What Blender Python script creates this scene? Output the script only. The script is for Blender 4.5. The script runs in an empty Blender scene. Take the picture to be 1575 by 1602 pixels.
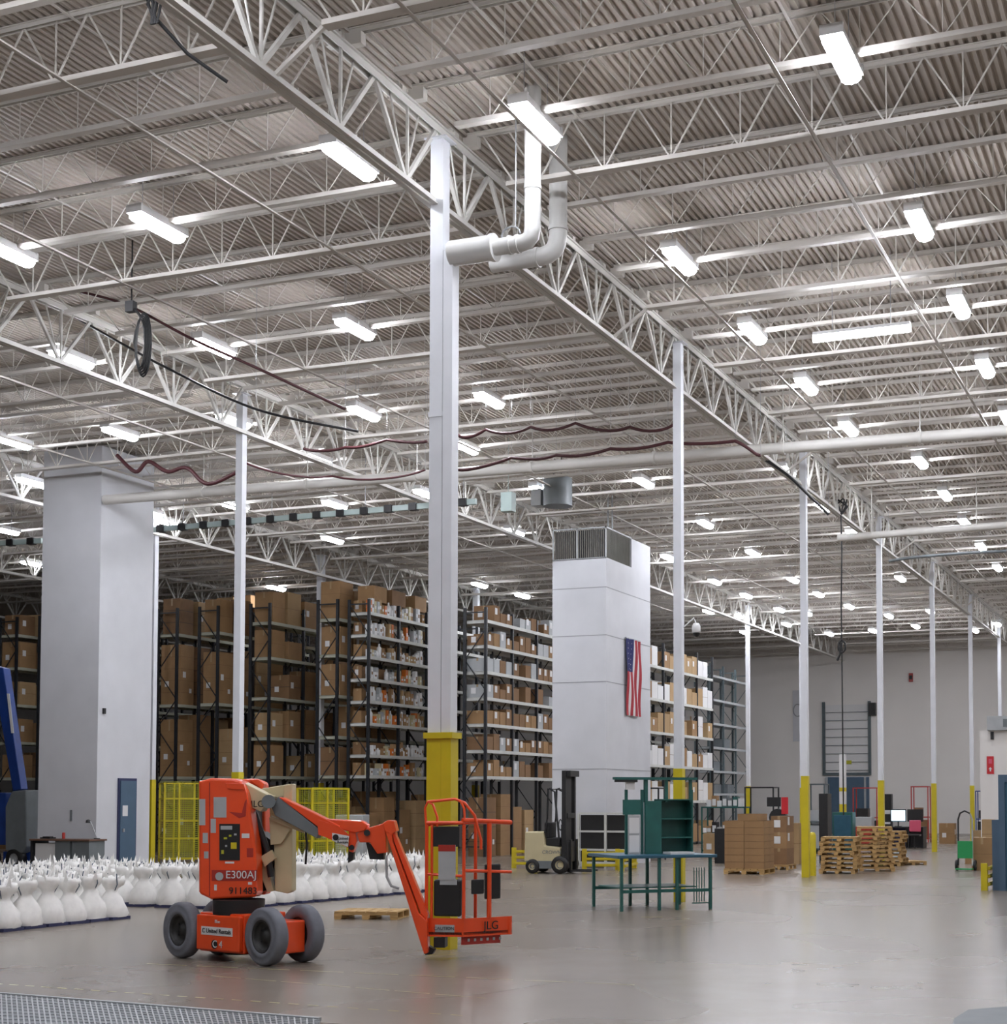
import bpy, math, random
from mathutils import Vector, Matrix
random.seed(7)
R = math.radians
SC = bpy.context.scene
COL = SC.collection

# ---------------------------------------------------------------- camera, world, exposure
F, PX, PY, PITCH, YAW, EYE = 2400.0, 930.0, 1133.0, math.atan(.0488), math.atan(.4), 1.75
cd = bpy.data.cameras.new('camera'); cam = bpy.data.objects.new('camera', cd); COL.objects.link(cam)
cam.location = (0, 0, EYE); cam.rotation_euler = (math.pi/2 + PITCH, 0, YAW)
cd.sensor_fit = 'HORIZONTAL'; cd.sensor_width = 36; cd.lens = F/1575*36
cd.shift_x = (787.5-PX)/1575; cd.shift_y = (PY-801)/1575; cd.clip_end = 300
SC.camera = cam
w = bpy.data.worlds.new('world'); SC.world = w; w.use_nodes = True
w.node_tree.nodes['Background'].inputs[0].default_value = (.9, .92, 1, 1)
w.node_tree.nodes['Background'].inputs[1].default_value = .35
SC.view_settings.view_transform = 'Standard'; SC.view_settings.look = 'None'
SC.view_settings.gamma = 1; SC.view_settings.use_curve_mapping = False
SC.view_settings.exposure = 1.75
LAMP_TUBE = 28.0      # radiance of the fluorescent tubes
SC.cycles.max_bounces = 6; SC.cycles.diffuse_bounces = 4; SC.cycles.glossy_bounces = 3
SC.cycles.sample_clamp_indirect = 6; SC.cycles.caustics_reflective = False; SC.cycles.caustics_refractive = False

# pixel of the photograph -> point of the place (on a level z, or a plane x = / y =)
_c, _s = math.cos(PITCH), math.sin(PITCH)
FW = Vector((-math.sin(YAW)*_c, math.cos(YAW)*_c, _s)); RT = Vector((math.cos(YAW), math.sin(YAW), 0)); UP = RT.cross(FW)
CAM = Vector((0, 0, EYE))
def ray(u, v): return FW*F + RT*(u-PX) + UP*(PY-v)
def oz(u, v, z=0):
    d = ray(u, v); return CAM + d*((z-EYE)/d.z)
def ox(u, v, x):
    d = ray(u, v); return CAM + d*(x/d.x)
def oy(u, v, y):
    d = ray(u, v); return CAM + d*(y/d.y)
def opl(u, v, p, n):
    d = ray(u, v); return CAM + d*((Vector(p)-CAM).dot(n)/d.dot(n))
def px_of(p):
    d = Vector(p)-CAM; w_ = d.dot(FW); return PX+F*d.dot(RT)/w_, PY-F*d.dot(UP)/w_

# ---------------------------------------------------------------- materials
def nmat(name, col, rough=.6, metal=0, var=.0, scale=6, bump=0, emit=None, spec=.5, coat=0, stretch=None):
    m = bpy.data.materials.new(name); m.use_nodes = True; nt = m.node_tree; b = nt.nodes['Principled BSDF']
    b.inputs['Base Color'].default_value = (*col, 1); b.inputs['Roughness'].default_value = rough
    b.inputs['Metallic'].default_value = metal; b.inputs['Specular IOR Level'].default_value = spec
    b.inputs['Coat Weight'].default_value = coat
    if emit: b.inputs['Emission Color'].default_value = (*emit[0], 1); b.inputs['Emission Strength'].default_value = emit[1]
    if var or bump:
        tc = nt.nodes.new('ShaderNodeTexCoord'); mp = nt.nodes.new('ShaderNodeMapping'); n = nt.nodes.new('ShaderNodeTexNoise')
        nt.links.new(tc.outputs['Object'], mp.inputs[0]); nt.links.new(mp.outputs[0], n.inputs['Vector'])
        if stretch: mp.inputs['Scale'].default_value = stretch
        n.inputs['Scale'].default_value = scale; n.inputs['Detail'].default_value = 5
        if var:
            cr = nt.nodes.new('ShaderNodeValToRGB'); nt.links.new(n.outputs['Fac'], cr.inputs[0])
            cr.color_ramp.elements[0].position = .3; cr.color_ramp.elements[1].position = .7
            cr.color_ramp.elements[0].color = (*[max(0, c*(1-var)) for c in col], 1)
            cr.color_ramp.elements[1].color = (*[min(1, c*(1+var)) for c in col], 1)
            nt.links.new(cr.outputs[0], b.inputs['Base Color'])
        if bump:
            bp = nt.nodes.new('ShaderNodeBump'); bp.inputs['Strength'].default_value = bump; bp.inputs['Distance'].default_value = .02
            nt.links.new(n.outputs['Fac'], bp.inputs['Height']); nt.links.new(bp.outputs[0], b.inputs['Normal'])
    return m
M = dict(
 steel=nmat('white_painted_steel', (.66,.645,.61), .45, var=.06, scale=2),
 joist=nmat('joist_paint', (.66,.63,.585), .45),
 deck=nmat('roof_deck_paint', (.52,.47,.415), .6, var=.08, scale=.4),
 column=nmat('column_paint', (.74,.76,.80), .4, var=.04, scale=3),
 yellow=nmat('safety_yellow', (.62,.50,.015), .4, var=.06, scale=4),
 wall=nmat('wall_paint', (.84,.815,.785), .7, var=.04, scale=.3),
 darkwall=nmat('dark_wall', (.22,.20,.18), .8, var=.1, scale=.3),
 duct=nmat('white_board', (.62,.63,.66), .6, var=.05, scale=1.2),
 seam=nmat('panel_seam', (.34,.35,.37), .6),
 orange=nmat('orange_paint', (.86,.078,.013), .3, var=.08, scale=3, coat=.3),
 red=nmat('red_paint', (.42,.03,.02), .4, var=.1, scale=4),
 brightred=nmat('bright_red', (.6,.02,.03), .4),
 tan=nmat('cream_paint', (.56,.49,.30), .4, var=.06, scale=3),
 tire=nmat('grey_tire', (.17,.18,.21), .75, var=.12, scale=8),
 black=nmat('black_plastic', (.012,.012,.013), .5, var=.2, scale=5),
 dark=nmat('dark_steel', (.022,.022,.024), .45, metal=.2, var=.2, scale=5),
 grey=nmat('grey_metal', (.16,.18,.19), .5, var=.08, scale=4),
 lgrey=nmat('light_grey', (.42,.44,.45), .5, var=.06, scale=4),
 white=nmat('white_label', (.75,.75,.75), .5),
 bag=nmat('white_sack', (.90,.89,.86), .55, var=.05, scale=9, bump=.3),
 navy=nmat('navy_paint_and_shade', (.03,.035,.10), .6),
 strap=nmat('strap_grey', (.10,.13,.17), .7),
 carton=nmat('cardboard', (.33,.195,.09), .8, var=.10, scale=2.5),
 carton2=nmat('cardboard_dark', (.24,.135,.065), .8, var=.12, scale=2.5),
 carton3=nmat('cardboard_light', (.42,.28,.14), .8, var=.08, scale=2.5),
 tape=nmat('tape', (.40,.28,.15), .3),
 beam=nmat('rack_beam', (.46,.47,.38), .5, var=.08, scale=3),
 ubeam=nmat('shelf_edge', (.60,.61,.58), .5, var=.08, scale=3),
 rack=nmat('rack_upright', (.016,.018,.022), .45, var=.3, scale=5),
 bluerack=nmat('rack_grey_blue', (.10,.13,.14), .5, var=.1, scale=5),
 wood=nmat('pallet_wood', (.50,.32,.13), .75, var=.22, scale=5, stretch=(1,6,6)),
 teal=nmat('teal_paint', (.02,.115,.10), .4, var=.12, scale=4),
 tealblue=nmat('teal_blue_top', (.03,.11,.17), .35, var=.1, scale=4),
 bluedoor=nmat('blue_door', (.07,.125,.19), .45, var=.06, scale=3),
 blue=nmat('blue_paint', (.012,.045,.22), .35, var=.15, scale=4),
 pvc=nmat('pipe_white', (.66,.66,.64), .3, var=.04, scale=4),
 cable=nmat('cable_maroon', (.06,.012,.015), .5),
 bus=nmat('busway_green', (.42,.52,.50), .5, var=.05, scale=4),
 brown=nmat('desk_brown', (.14,.075,.05), .5, var=.1, scale=5),
 mesh=nmat('mesh_yellow', (.50,.50,.03), .5, var=.1, scale=6),
 green=nmat('green_plastic', (.02,.30,.09), .4),
 pink=nmat('pink', (.7,.10,.18), .5),
 orangep=nmat('orange_pack', (.62,.16,.02), .5),
 flagred=nmat('flag_red', (.40,.035,.05), .7), flagwhite=nmat('flag_white', (.70,.68,.68), .7), flagblue=nmat('flag_blue', (.03,.035,.14), .7),
 metal=nmat('galvanised', (.40,.41,.43), .4, metal=.5, var=.1, scale=4),
 screen=nmat('monitor_glow', (.3,.5,.6), .3, emit=((.45,.75,.95), .9)),
 grille=nmat('grille_paint', (.30,.29,.25), .5, var=.1, scale=3),
 rim=nmat('rim_grey', (.045,.045,.045), .5, metal=.3, var=.2, scale=9),
 tube=nmat('fluorescent_tube', (1,1,1), .4, emit=((.90,.92,1.0), LAMP_TUBE)),
 stripe=nmat('floor_stripe', (.58,.52,.22), .4, var=.2, scale=12),
)
def floor_material():
    m = bpy.data.materials.new('polished_concrete'); m.use_nodes = True; nt = m.node_tree; b = nt.nodes['Principled BSDF']
    L = nt.links.new; tc = nt.nodes.new('ShaderNodeTexCoord')
    def noise(sc, det, mp=None):
        n = nt.nodes.new('ShaderNodeTexNoise'); n.inputs['Scale'].default_value = sc; n.inputs['Detail'].default_value = det
        L(tc.outputs['Object'], n.inputs['Vector']); return n
    n1, n2 = noise(.25, 2), noise(2.2, 3)
    cr = nt.nodes.new('ShaderNodeValToRGB'); cr.color_ramp.elements[0].position = .25; cr.color_ramp.elements[1].position = .75
    cr.color_ramp.elements[0].color = (.18,.150,.120,1); cr.color_ramp.elements[1].color = (.265,.226,.186,1)
    mx = nt.nodes.new('ShaderNodeMix'); mx.data_type = 'FLOAT'; mx.inputs[0].default_value = .25
    L(n1.outputs['Fac'], mx.inputs[2]); L(n2.outputs['Fac'], mx.inputs[3]); L(mx.outputs[0], cr.inputs[0]); L(cr.outputs[0], b.inputs['Base Color'])
    rr = nt.nodes.new('ShaderNodeMapRange'); rr.inputs[3].default_value = .24; rr.inputs[4].default_value = .30
    n4 = noise(.3, 1); L(n4.outputs['Fac'], rr.inputs[0]); L(rr.outputs[0], b.inputs['Roughness'])
    b.inputs['Specular IOR Level'].default_value = .42
    return m
M['floor'] = floor_material()

# ---------------------------------------------------------------- mesh builder
class MB:
    def __init__(s): s.v = []; s.f = []; s.m = []; s.sm = []
    def add(s, vs, fs, mi=0, smooth=False, mat=None):
        o = len(s.v)
        for p in vs:
            p = Vector(p); s.v.append(tuple(mat @ p if mat else p))
        for f in fs: s.f.append([i+o for i in f]); s.m.append(mi); s.sm.append(smooth)
        return s
    def box(s, x0, x1, y0, y1, z0, z1, mi=0, mat=None):
        vs = [(x, y, z) for z in (z0, z1) for y in (y0, y1) for x in (x0, x1)]
        return s.add(vs, [(0,2,3,1), (4,5,7,6), (0,1,5,4), (1,3,7,5), (3,2,6,7), (2,0,4,6)], mi, False, mat)
    def bar(s, a, b, w, h=None, mi=0, up=(0,0,1)):          # a rectangular bar from a to b
        a, b = Vector(a), Vector(b); h = h or w; d = (b-a); L = d.length
        if L < 1e-6: return s
        d.normalize(); u = Vector(up)
        if abs(d.dot(u)) > .99: u = Vector((1,0,0))
        x = d.cross(u).normalized(); y = x.cross(d)
        vs = [p + x*(sx*w/2) + y*(sy*h/2) for p in (a, b) for sx, sy in ((-1,-1), (1,-1), (1,1), (-1,1))]
        return s.add(vs, [(3,2,1,0), (4,5,6,7), (0,1,5,4), (1,2,6,5), (2,3,7,6), (3,0,4,7)], mi)
    def tube(s, pts, r, n=8, mi=0, caps=True):
        pts = [Vector(p) for p in pts]; N = len(pts); rs = r if isinstance(r, (list, tuple)) else [r]*N; vs = []
        prev = None
        for i, p in enumerate(pts):
            d = (pts[min(i+1, N-1)] - pts[max(i-1, 0)]).normalized()
            if prev is None:
                u = Vector((0,0,1)) if abs(d.z) < .95 else Vector((1,0,0))
                x = d.cross(u).normalized()
            else: x = (prev - d*prev.dot(d)).normalized()
            prev = x; y = d.cross(x)
            vs += [p + x*(rs[i]*math.cos(2*math.pi*k/n)) + y*(rs[i]*math.sin(2*math.pi*k/n)) for k in range(n)]
        fs = [(i*n+k, i*n+(k+1)%n, (i+1)*n+(k+1)%n, (i+1)*n+k) for i in range(N-1) for k in range(n)]
        s.add(vs, fs, mi, True)
        if caps: s.add(vs[:n], [tuple(range(n))[::-1]], mi); s.add(vs[-n:], [tuple(range(n))], mi)
        return s
    def cyl(s, a, b, r, n=16, mi=0): return s.tube([a, b], r, n, mi)
    def prism(s, poly, off, mi=0):                             # polygon (3D points) extruded by a vector
        n = len(poly); P = [Vector(p) for p in poly]; Q = [p+Vector(off) for p in P]
        return s.add(P+Q, [tuple(range(n)), tuple(range(2*n-1, n-1, -1))] + [(i, i+n, (i+1)%n+n, (i+1)%n) for i in range(n)], mi)
    def lathe(s, prof, n=16, mi=0, mat=None, jit=0, rnd=None):
        vs = []
        for (r, z) in prof:
            for k in range(n):
                a = 2*math.pi*k/n; q = r*(1+(rnd.uniform(-jit, jit) if rnd else 0)); vs.append((q*math.cos(a), q*math.sin(a), z))
        fs = [(i*n+k, i*n+(k+1)%n, (i+1)*n+(k+1)%n, (i+1)*n+k) for i in range(len(prof)-1) for k in range(n)]
        return s.add(vs, fs, mi, True, mat)
    def mesh(s, name, mats):
        me = bpy.data.meshes.new(name); me.from_pydata(s.v, [], s.f)
        for m in (mats if isinstance(mats, (list, tuple)) else [mats]): me.materials.append(M[m] if isinstance(m, str) else m)
        me.polygons.foreach_set('material_index', s.m); me.polygons.foreach_set('use_smooth', s.sm)
        me.update(); return me
    def obj(s, name, mats, parent=None, bevel=0):
        o = bpy.data.objects.new(name, s.mesh(name, mats)); COL.objects.link(o)
        if parent: o.parent = parent
        if bevel:
            b = o.modifiers.new('bevel', 'BEVEL'); b.width = bevel; b.segments = 2; b.limit_method = 'ANGLE'
        return o
def tag(o, label, cat, group=None, kind=None):
    o['label'] = label
    if cat: o['category'] = cat
    if group: o['group'] = group
    if kind: o['kind'] = kind
    return o
def thing(name, label, cat, loc=(0,0,0), rz=0, group=None):
    o = bpy.data.objects.new(name, None); COL.objects.link(o); o.location = loc; o.rotation_euler = (0,0,rz); o.empty_display_size = .2
    return tag(o, label, cat, group)
def single(mb, name, mats, label, cat, loc=(0,0,0), rz=0, group=None, bevel=0, kind=None):
    o = mb.obj(name, mats, None, bevel); o.location = loc; o.rotation_euler = (0,0,rz); return tag(o, label, cat, group, kind)
def struct(mb, name, mats, label):
    o = mb.obj(name, mats); o['kind'] = 'structure'; o['label'] = label; return o
def inst(me, name, parent=None, loc=None, rz=0, scale=None):
    o = bpy.data.objects.new(name, me); COL.objects.link(o)
    if parent: o.parent = parent
    if loc is not None: o.location = loc
    if rz: o.rotation_euler = (0,0,rz)
    if scale: o.scale = scale
    return o
def text(body, name, mat, parent, origin, xdir, updir, size, label=None):
    cu = bpy.data.curves.new(name, 'FONT'); cu.body = body; cu.size = size; cu.extrude = .002; cu.align_x = 'CENTER'; cu.align_y = 'CENTER'
    t = bpy.data.objects.new('tmp', cu); COL.objects.link(t)
    dg = bpy.context.evaluated_depsgraph_get(); me = bpy.data.meshes.new_from_object(t.evaluated_get(dg)); bpy.data.objects.remove(t)
    me.materials.clear(); me.materials.append(M[mat]); me.name = name
    x = Vector(xdir).normalized(); y = Vector(updir).normalized(); z = x.cross(y)
    mw = Matrix((x, y, z)).transposed().to_4x4(); mw.translation = Vector(origin); me.transform(mw)
    o = bpy.data.objects.new(name, me); COL.objects.link(o); o.parent = parent
    if label: o['label'] = label
    return o
ORD = ['nearest', 'second', 'third', 'fourth', 'fifth', 'sixth', 'seventh', 'eighth', 'ninth', 'tenth', 'eleventh', 'twelfth', 'thirteenth', 'fourteenth', 'fifteenth', 'sixteenth']
_U = ['', 'first', 'second', 'third', 'fourth', 'fifth', 'sixth', 'seventh', 'eighth', 'ninth', 'tenth', 'eleventh', 'twelfth', 'thirteenth', 'fourteenth', 'fifteenth', 'sixteenth', 'seventeenth', 'eighteenth', 'nineteenth']
_T = {2: 'twenty', 3: 'thirty', 4: 'forty', 5: 'fifty', 6: 'sixty'}
def nth(n):
    if n < 20: return _U[n]
    return (_T[n//10][:-1]+'ieth') if n % 10 == 0 else _T[n//10]+'-'+_U[n % 10]
FST = [nth(i+1) for i in range(60)]

# ---------------------------------------------------------------- the setting
DECK, FARY = 10.05, 79.0
struct(MB().box(-85, 14, -10, FARY+.3, -.3, 0), 'floor', 'floor', 'polished grey brown concrete floor')
def deck():
    mb = MB(); p = .10; x0, n = -85.0, int(99/.10)
    vs = []
    for i in range(n):
        x = x0+i*p
        vs += [(x, DECK), (x+p*.42, DECK), (x+p*.56, DECK+.04), (x+p*.88, DECK+.04)]
    vs.append((x0+n*p, DECK)); N = len(vs)
    V = [(x, -10, z) for x, z in vs] + [(x, FARY, z) for x, z in vs]
    mb.add(V, [(i, i+1, N+i+1, N+i) for i in range(N-1)])
    mb.box(-85, 14, -10, FARY+.3, DECK+.12, DECK+.3)
    return mb
struct(deck(), 'ceiling', 'deck', 'corrugated steel roof deck painted off white')
struct(MB().box(-85, 14, FARY, FARY+.3, 0, DECK+.1), 'wall_back', 'wall', 'off white far wall behind the loading door')
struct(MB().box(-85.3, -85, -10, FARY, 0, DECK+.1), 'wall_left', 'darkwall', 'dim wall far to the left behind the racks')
struct(MB().box(14, 14.3, -10, FARY, 0, DECK+.1), 'wall_right', 'wall', 'off white right wall')
struct(MB().box(-85, 14, -10.3, -10, 0, DECK+.1), 'wall_front', 'wall', 'off white wall behind the viewer')

# painted lines on the floor
def floor_line(a, b, wd, dash, gap, label):
    a, b = Vector(a), Vector(b); d = (b-a); L = d.length; d.normalize(); mb = MB(); t = 0
    side = Vector((-d.y, d.x, 0))*wd/2
    while t < L:
        e = min(t+dash, L); p, q = a+d*t, a+d*e
        mb.add([p-side+Vector((0,0,.003)), q-side+Vector((0,0,.003)), q+side+Vector((0,0,.003)), p+side+Vector((0,0,.003))], [(0,1,2,3)]); t = e+gap
    tag(mb.obj('floor_marking', 'stripe'), label, 'floor marking')
floor_line(oz(-10,1539), oz(735,1590), .022, .11, .09, 'dashed yellow floor line nearest the viewer')
floor_line(oz(230,1508), oz(1010,1542), .016, .5, .12, 'thin yellow floor line passing just in front of the orange lift')
floor_line(oz(330,1527), oz(760,1562), .012, .4, .06, 'faint yellow floor line between the dashed line and the lift')
floor_line(oz(1003,1435), oz(1036,1435), .05, .5, .1, 'short yellow floor mark in front of the teal workbench')

# ---------------------------------------------------------------- roof steel
ROWX = [-8.5-8.85*j for j in range(5)]
COLY = [16.1+8.85*k for k in range(-2, 8)]
GB, GT = 8.85, 9.86
def girder_meshes():
    L = 8.85; top, bot, web = MB(), MB(), MB()
    for s in (-.045, .045):
        top.box(s-.035, s+.035, 0, L, GT-.02, GT); top.box(s-.008, s+.008, 0, L, GT-.10, GT-.02)
        bot.box(s-.035, s+.035, 0, L, GB, GB+.015); bot.box(s-.008, s+.008, 0, L, GB, GB+.08)
    n = 6; dy = L/n
    for i in range(n):
        y = (i+.5)*dy
        for yy in (y-dy/2, y+dy/2): web.bar((0, y, GB+.05), (0, yy, GT-.05), .045, .05)
        web.bar((.02, y, GB+.05), (.02, y, GT-.05), .03, .03)
        for yy in (y-dy*.23, y+dy*.23): web.bar((-.02, y, GB+.05), (-.02, yy, GT-.05), .018, .018)
    return top.mesh('top_chord', 'steel'), bot.mesh('bottom_chord', 'steel'), web.mesh('web', 'steel')
GM = girder_meshes()
rown = ['the near column row', 'the second column row', 'the third column row', 'the fourth column row', 'the fifth column row']
for j, x in enumerate(ROWX):
    for k, y in enumerate(COLY[:-1]):
        if j and px_of((x, y+8.85, GB))[0] < -60: continue
        if k < 1 : continue
        t = thing('roof_girder', f'white truss girder over {rown[j]}, {FST[k-1]} span from the viewer', 'roof girder', (x, y, 0), 0, 'truss girders on the columns')
        for me in GM: inst(me, me.name, t)

JT = DECK-.005
def joist_meshes(zb, L=8.35, w=.06, rw=.016):
    top, bot, web = MB(), MB(), MB()
    for s in (-.03, .03):
        top.box(-L/2-.2, L/2+.2, s-.022, s+.022, JT-.012, JT); top.box(-L/2-.2, L/2+.2, s-.004, s+.004, JT-.055, JT)
        bot.box(-L/2+.35, L/2-.35, min(0, math.copysign(w/2+.018, s)), max(0, math.copysign(w/2+.018, s)), zb, zb+.012); q_ = math.copysign(w/2+.018, s); bot.box(-L/2+.35, L/2-.35, min(q_, q_*1.2), max(q_, q_*1.2), zb, zb+.055)
    top.box(-L/2-.25, -L/2-.05, -.05, .05, GT, JT-.05); top.box(L/2+.05, L/2+.25, -.05, .05, GT, JT-.05)
    n = 9; dx = (L-.7)/n; a = -L/2+.35
    for i in range(n):
        x = a+(i+.5)*dx
        for xx in (x-dx*.5, x+dx*.5): web.bar((x, 0, zb+.03), (xx, 0, JT-.03), rw)
        web.bar((x, .012, zb+.03), (x, .012, JT-.03), rw*.85)
    web.bar((a+.1, 0, zb+.03), (-L/2, 0, JT-.04), .02); web.bar((-a-.1, 0, zb+.03), (L/2, 0, JT-.04), .02)
    return top.mesh('top_chord', 'joist'), bot.mesh('bottom_chord', 'joist'), web.mesh('web', 'joist')
JD, JS = joist_meshes(9.29, w=.075, rw=.018), joist_meshes(9.46, w=.045, rw=.011)
deepR = [8.6, 12.64, 16.87, 21.95, 25.4, 28.95, 32.5, 36.3, 40.6, 45, 49.5, 54, 58.5, 63, 67.5, 72, 76.5]
deepL = [8.0, 12.65, 18.0, 22.9, 27.7, 32.3, 37, 41.6, 46.2, 50.8, 55.4, 60, 64.6, 69.2, 73.8, 77.6]
baylab = ['right of the near columns', 'left of the near columns', 'between second and third column rows', 'left of the third column row', 'left of the fourth column row']
jc = {}
brace = MB()
for b in range(5):
    deep = deepR if b == 0 else deepL; xc = ROWX[0]+8.85/2-8.85*b
    for i, y in enumerate(deep):
        nxt = deep[i+1] if i+1 < len(deep) else None
        ys = [(y, True)]
        if nxt:
            n = 3 if (nxt-y) > 4.3 and y < 45 else 2
            ys += [(y+(nxt-y)*q/(n+1), False) for q in range(1, n+1)]
        for yy, dp in ys:
            if px_of((xc+4.2, yy, 9.4))[0] < -10 or yy > 78.5: continue
            if b == 0 and px_of((xc-4.2, yy, 9.4))[0] > 1600: continue
            zone = 'near the viewer' if yy < 20 else ('in the middle of the hall' if yy < 45 else 'towards the far wall')
            kind = 'deep' if dp else 'shallow'
            jc[b] = jc.get(b, 0)+1
            t = thing('roof_joist', f'{kind} white roof joist {baylab[b]}, {nth(jc[b])} counted from the viewer', 'roof joist', (xc, yy, 0), 0, f'roof joists {baylab[b]}')
            for me in (JD if dp else JS): inst(me, me.name, t)
            if dp and b == 0 and i in (1, 3, 6, 9, 12):
                mb = MB(); mb.bar((-3.83, 0, 9.31), (-4.42, -.0, 8.90), .045, .04); mb.obj('knee_brace', 'joist', t)
# bridging angles
for i, (x, y0, y1, lb) in enumerate([(-6.98, 8, 77, 'crossing the joists just right of the near column row'), (-4.03, 8, 77, 'crossing the joists farther right of the near column row'), (-1.1, 14, 77, 'at the right edge of the roof'),
        (-11.03, 8, 60, 'just left of the near column row'), (-14.6, 10, 60, 'midway towards the second column row'), (-19.9, 20, 60, 'just left of the second column row'), (-23.2, 24, 60, 'above the tall white pillar at left')]):
    single(MB().box(-.022, .022, 0, y1-y0, 0, .01).box(-.022, -.016, 0, y1-y0, 0, .045), 'bridging_angle', 'joist', f'long thin lower angle {lb}', 'bridging bar', (x, y0, 9.275), 0, 'bridging bars under the joists')
    single(MB().box(-.018, .018, 0, y1-y0, 0, .008), 'bridging_angle', 'joist', f'thin upper angle {lb}', 'bridging bar', (x+.05, y0, JT-.07), 0, 'bridging bars under the joists')

# ---------------------------------------------------------------- columns
def column(x, y, wd, label, ytop=2.27, top=GT-.22):
    t = thing('steel_column', label, 'column', (x, y, 0), 0, 'columns carrying the roof girders')
    h = wd/2
    MB().box(-h, h, -h, h, 0, top).box(-h-.06, h+.06, -h-.06, h+.06, top, top+.015).obj('shaft', 'column', t)
    g = h+.008
    MB().box(-g, g, -g, g, 0, ytop).obj('yellow_guard', 'yellow', t)['label'] = 'yellow painted lower part'
    return t
_e = oz(682.5, 1486, 0)
CX1, CY1 = _e.x, 16.1
CX1 = oy(682.5, 1480, CY1).x
c1 = column(CX1, CY1, .17, 'nearest big white column with yellow foot behind the lift basket', 2.50)
MB().box(.092, .215, -.085, .085, 0, 8.28).obj('downpipe_cover', 'column', c1)
MB().box(.085, .092, -.075, .04, 0, 8.28).obj('joint_gap', 'dark', c1)
MB().box(.096, .228, -.095, .095, 0, 2.50).box(-.12, .26, -.13, .12, 2.46, 2.53).obj('guard_collar', 'yellow', c1)
MB().box(-.095, .09, -.095, .095, 6.28, 6.34).obj('band', 'column', c1)
clab = {0: ['second big white column standing behind the teal workbench', 'third column of the near row beside the wooden pallet stacks', 'fourth column of the near row behind the pallets', 'fifth column of the near row by the computer desks', 'sixth column of the near row by the green hand truck', 'seventh column of the near row at the far wall'],
        1: ['white column with yellow foot directly behind the orange lift', 'second row column hidden behind the nearest column', 'second row column behind the flag duct tower', 'second row column behind the workbench', 'slim grey column in front of the far wall left of the third near column', 'second row column by the loading door'],
        2: ['slim column right of the tall white left pillar', 'third row column rising behind the carton racks', 'third row column deep in the racks', 'third row column far behind the duct tower'],}
for k in range(1, 7):
    column(-8.42 if k < 3 else -8.47, 16.1+8.85*k, .145, clab[0][k-1])
for k in range(1, 7): column(-17.40 if k != 2 else -17.62, 16.1+8.85*k, .15, clab[1][k-1])
for k in range(2, 6): column({2: -26.32, 3: -26.62}.get(k, -25.38), 16.1+8.85*k, .16 if k == 2 else .2, clab[2][k-2])

# ---------------------------------------------------------------- lamps
def lamp_meshes():
    L, W = .46, .10
    hs = MB(); hs.box(-W, W, -L, L, .065, .09)
    hs.prism([(-W-.02, -L, -.02), (-W-.02, L, -.02), (-W, L, .09), (-W, -L, .09)], (.008, 0, 0)); hs.prism([(W+.02, -L, -.02), (W+.02, L, -.02), (W, L, .09), (W, -L, .09)], (-.008, 0, 0))
    tb = MB(); n = 8
    pr = [(-.105, -.018), (-.105, -.07), (-.07, -.105), (0, -.12), (.07, -.105), (.105, -.07), (.105, -.018)]
    tb.prism([(x, -L+.01, z) for x, z in pr], (0, 2*L-.02, 0))
    e1 = MB().box(-W-.02, W+.02, -.02, .02, -.02, .09); w1 = MB().cyl((0, 0, .08), (0, 0, .80), .005, 5)
    e, w_ = e1.mesh('end_cap', 'white'), w1.mesh('hanger', 'metal')
    return [('housing', hs.mesh('housing', 'white'), 0), ('tubes', tb.mesh('tubes', 'tube'), 0), ('end_cap', e, L+.02), ('end_cap', e, -L-.02), ('hanger', w_, L*.7), ('hanger', w_, -L*.7)]
LM = lamp_meshes()
lamp_px = {
 'right of the near column row': [(838,187),(1063,403),(1177,517),(1261,600),(1327,667)],
 'in the row farthest right': [(1317,85),(1438,347),(1500,475),(1541,572),(1575,650)],
 'over the far right of the hall': [(1439,720),(1478,772),(1508,815),(1534,853),(1560,886)],
 'hung along the near column row': [(547,247),(1230,735),(1287,790),(1333,832),(1408,903)],
 'just left of the near column row': [(247,350),(555,510),(765,622),(1007,752),(1103,817),(1177,863),(1240,905),(1280,928)],
 'in the middle of the left roof bay': [(10,390),(335,540),(569,643),(728,697),(846,765),(1045,870),(1118,908),(1167,930),(1219,952),(1328,947)],
 'along the second column row': [(112,558),(365,655),(495,716),(805,830),(1108,955),(1155,962)],
 'left of the second column row': [(188,675),(665,770),(523,787)],
 'above the tall white left pillar': [(20,689),(368,790),(520,842)],
 'at the left edge of the picture': [(50,752),(8,828),(52,880)],
 'between the left pillar and the slim column': [(233,800),(262,815)],
 'in the partly added group close to the far wall': [(1297,990),(1432,978),(1525,985),(1165,988),(1230,975),(1365,985),(1262,958),(1390,962),(1455,955),(1560,975)],  # a few are seen, the rest added to brighten the far wall
 'above the rack ends in the distance': [(750,913),(817,930),(432,918)],
}
for row, pts in lamp_px.items():
    for i, (u, v) in enumerate(pts):
        p = oz(u, v, 9.42 if v < 900 else 9.3)
        if p.y > 77.5: p.y = 77.0
        t = thing('high_bay_lamp', f'{ORD[i]} lit high bay lamp {row}', 'lamp', p, 0, 'fluorescent high bay lamps under the roof')
        for n, me, dy in LM: inst(me, n, t, (0, dy, 0))
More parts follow.
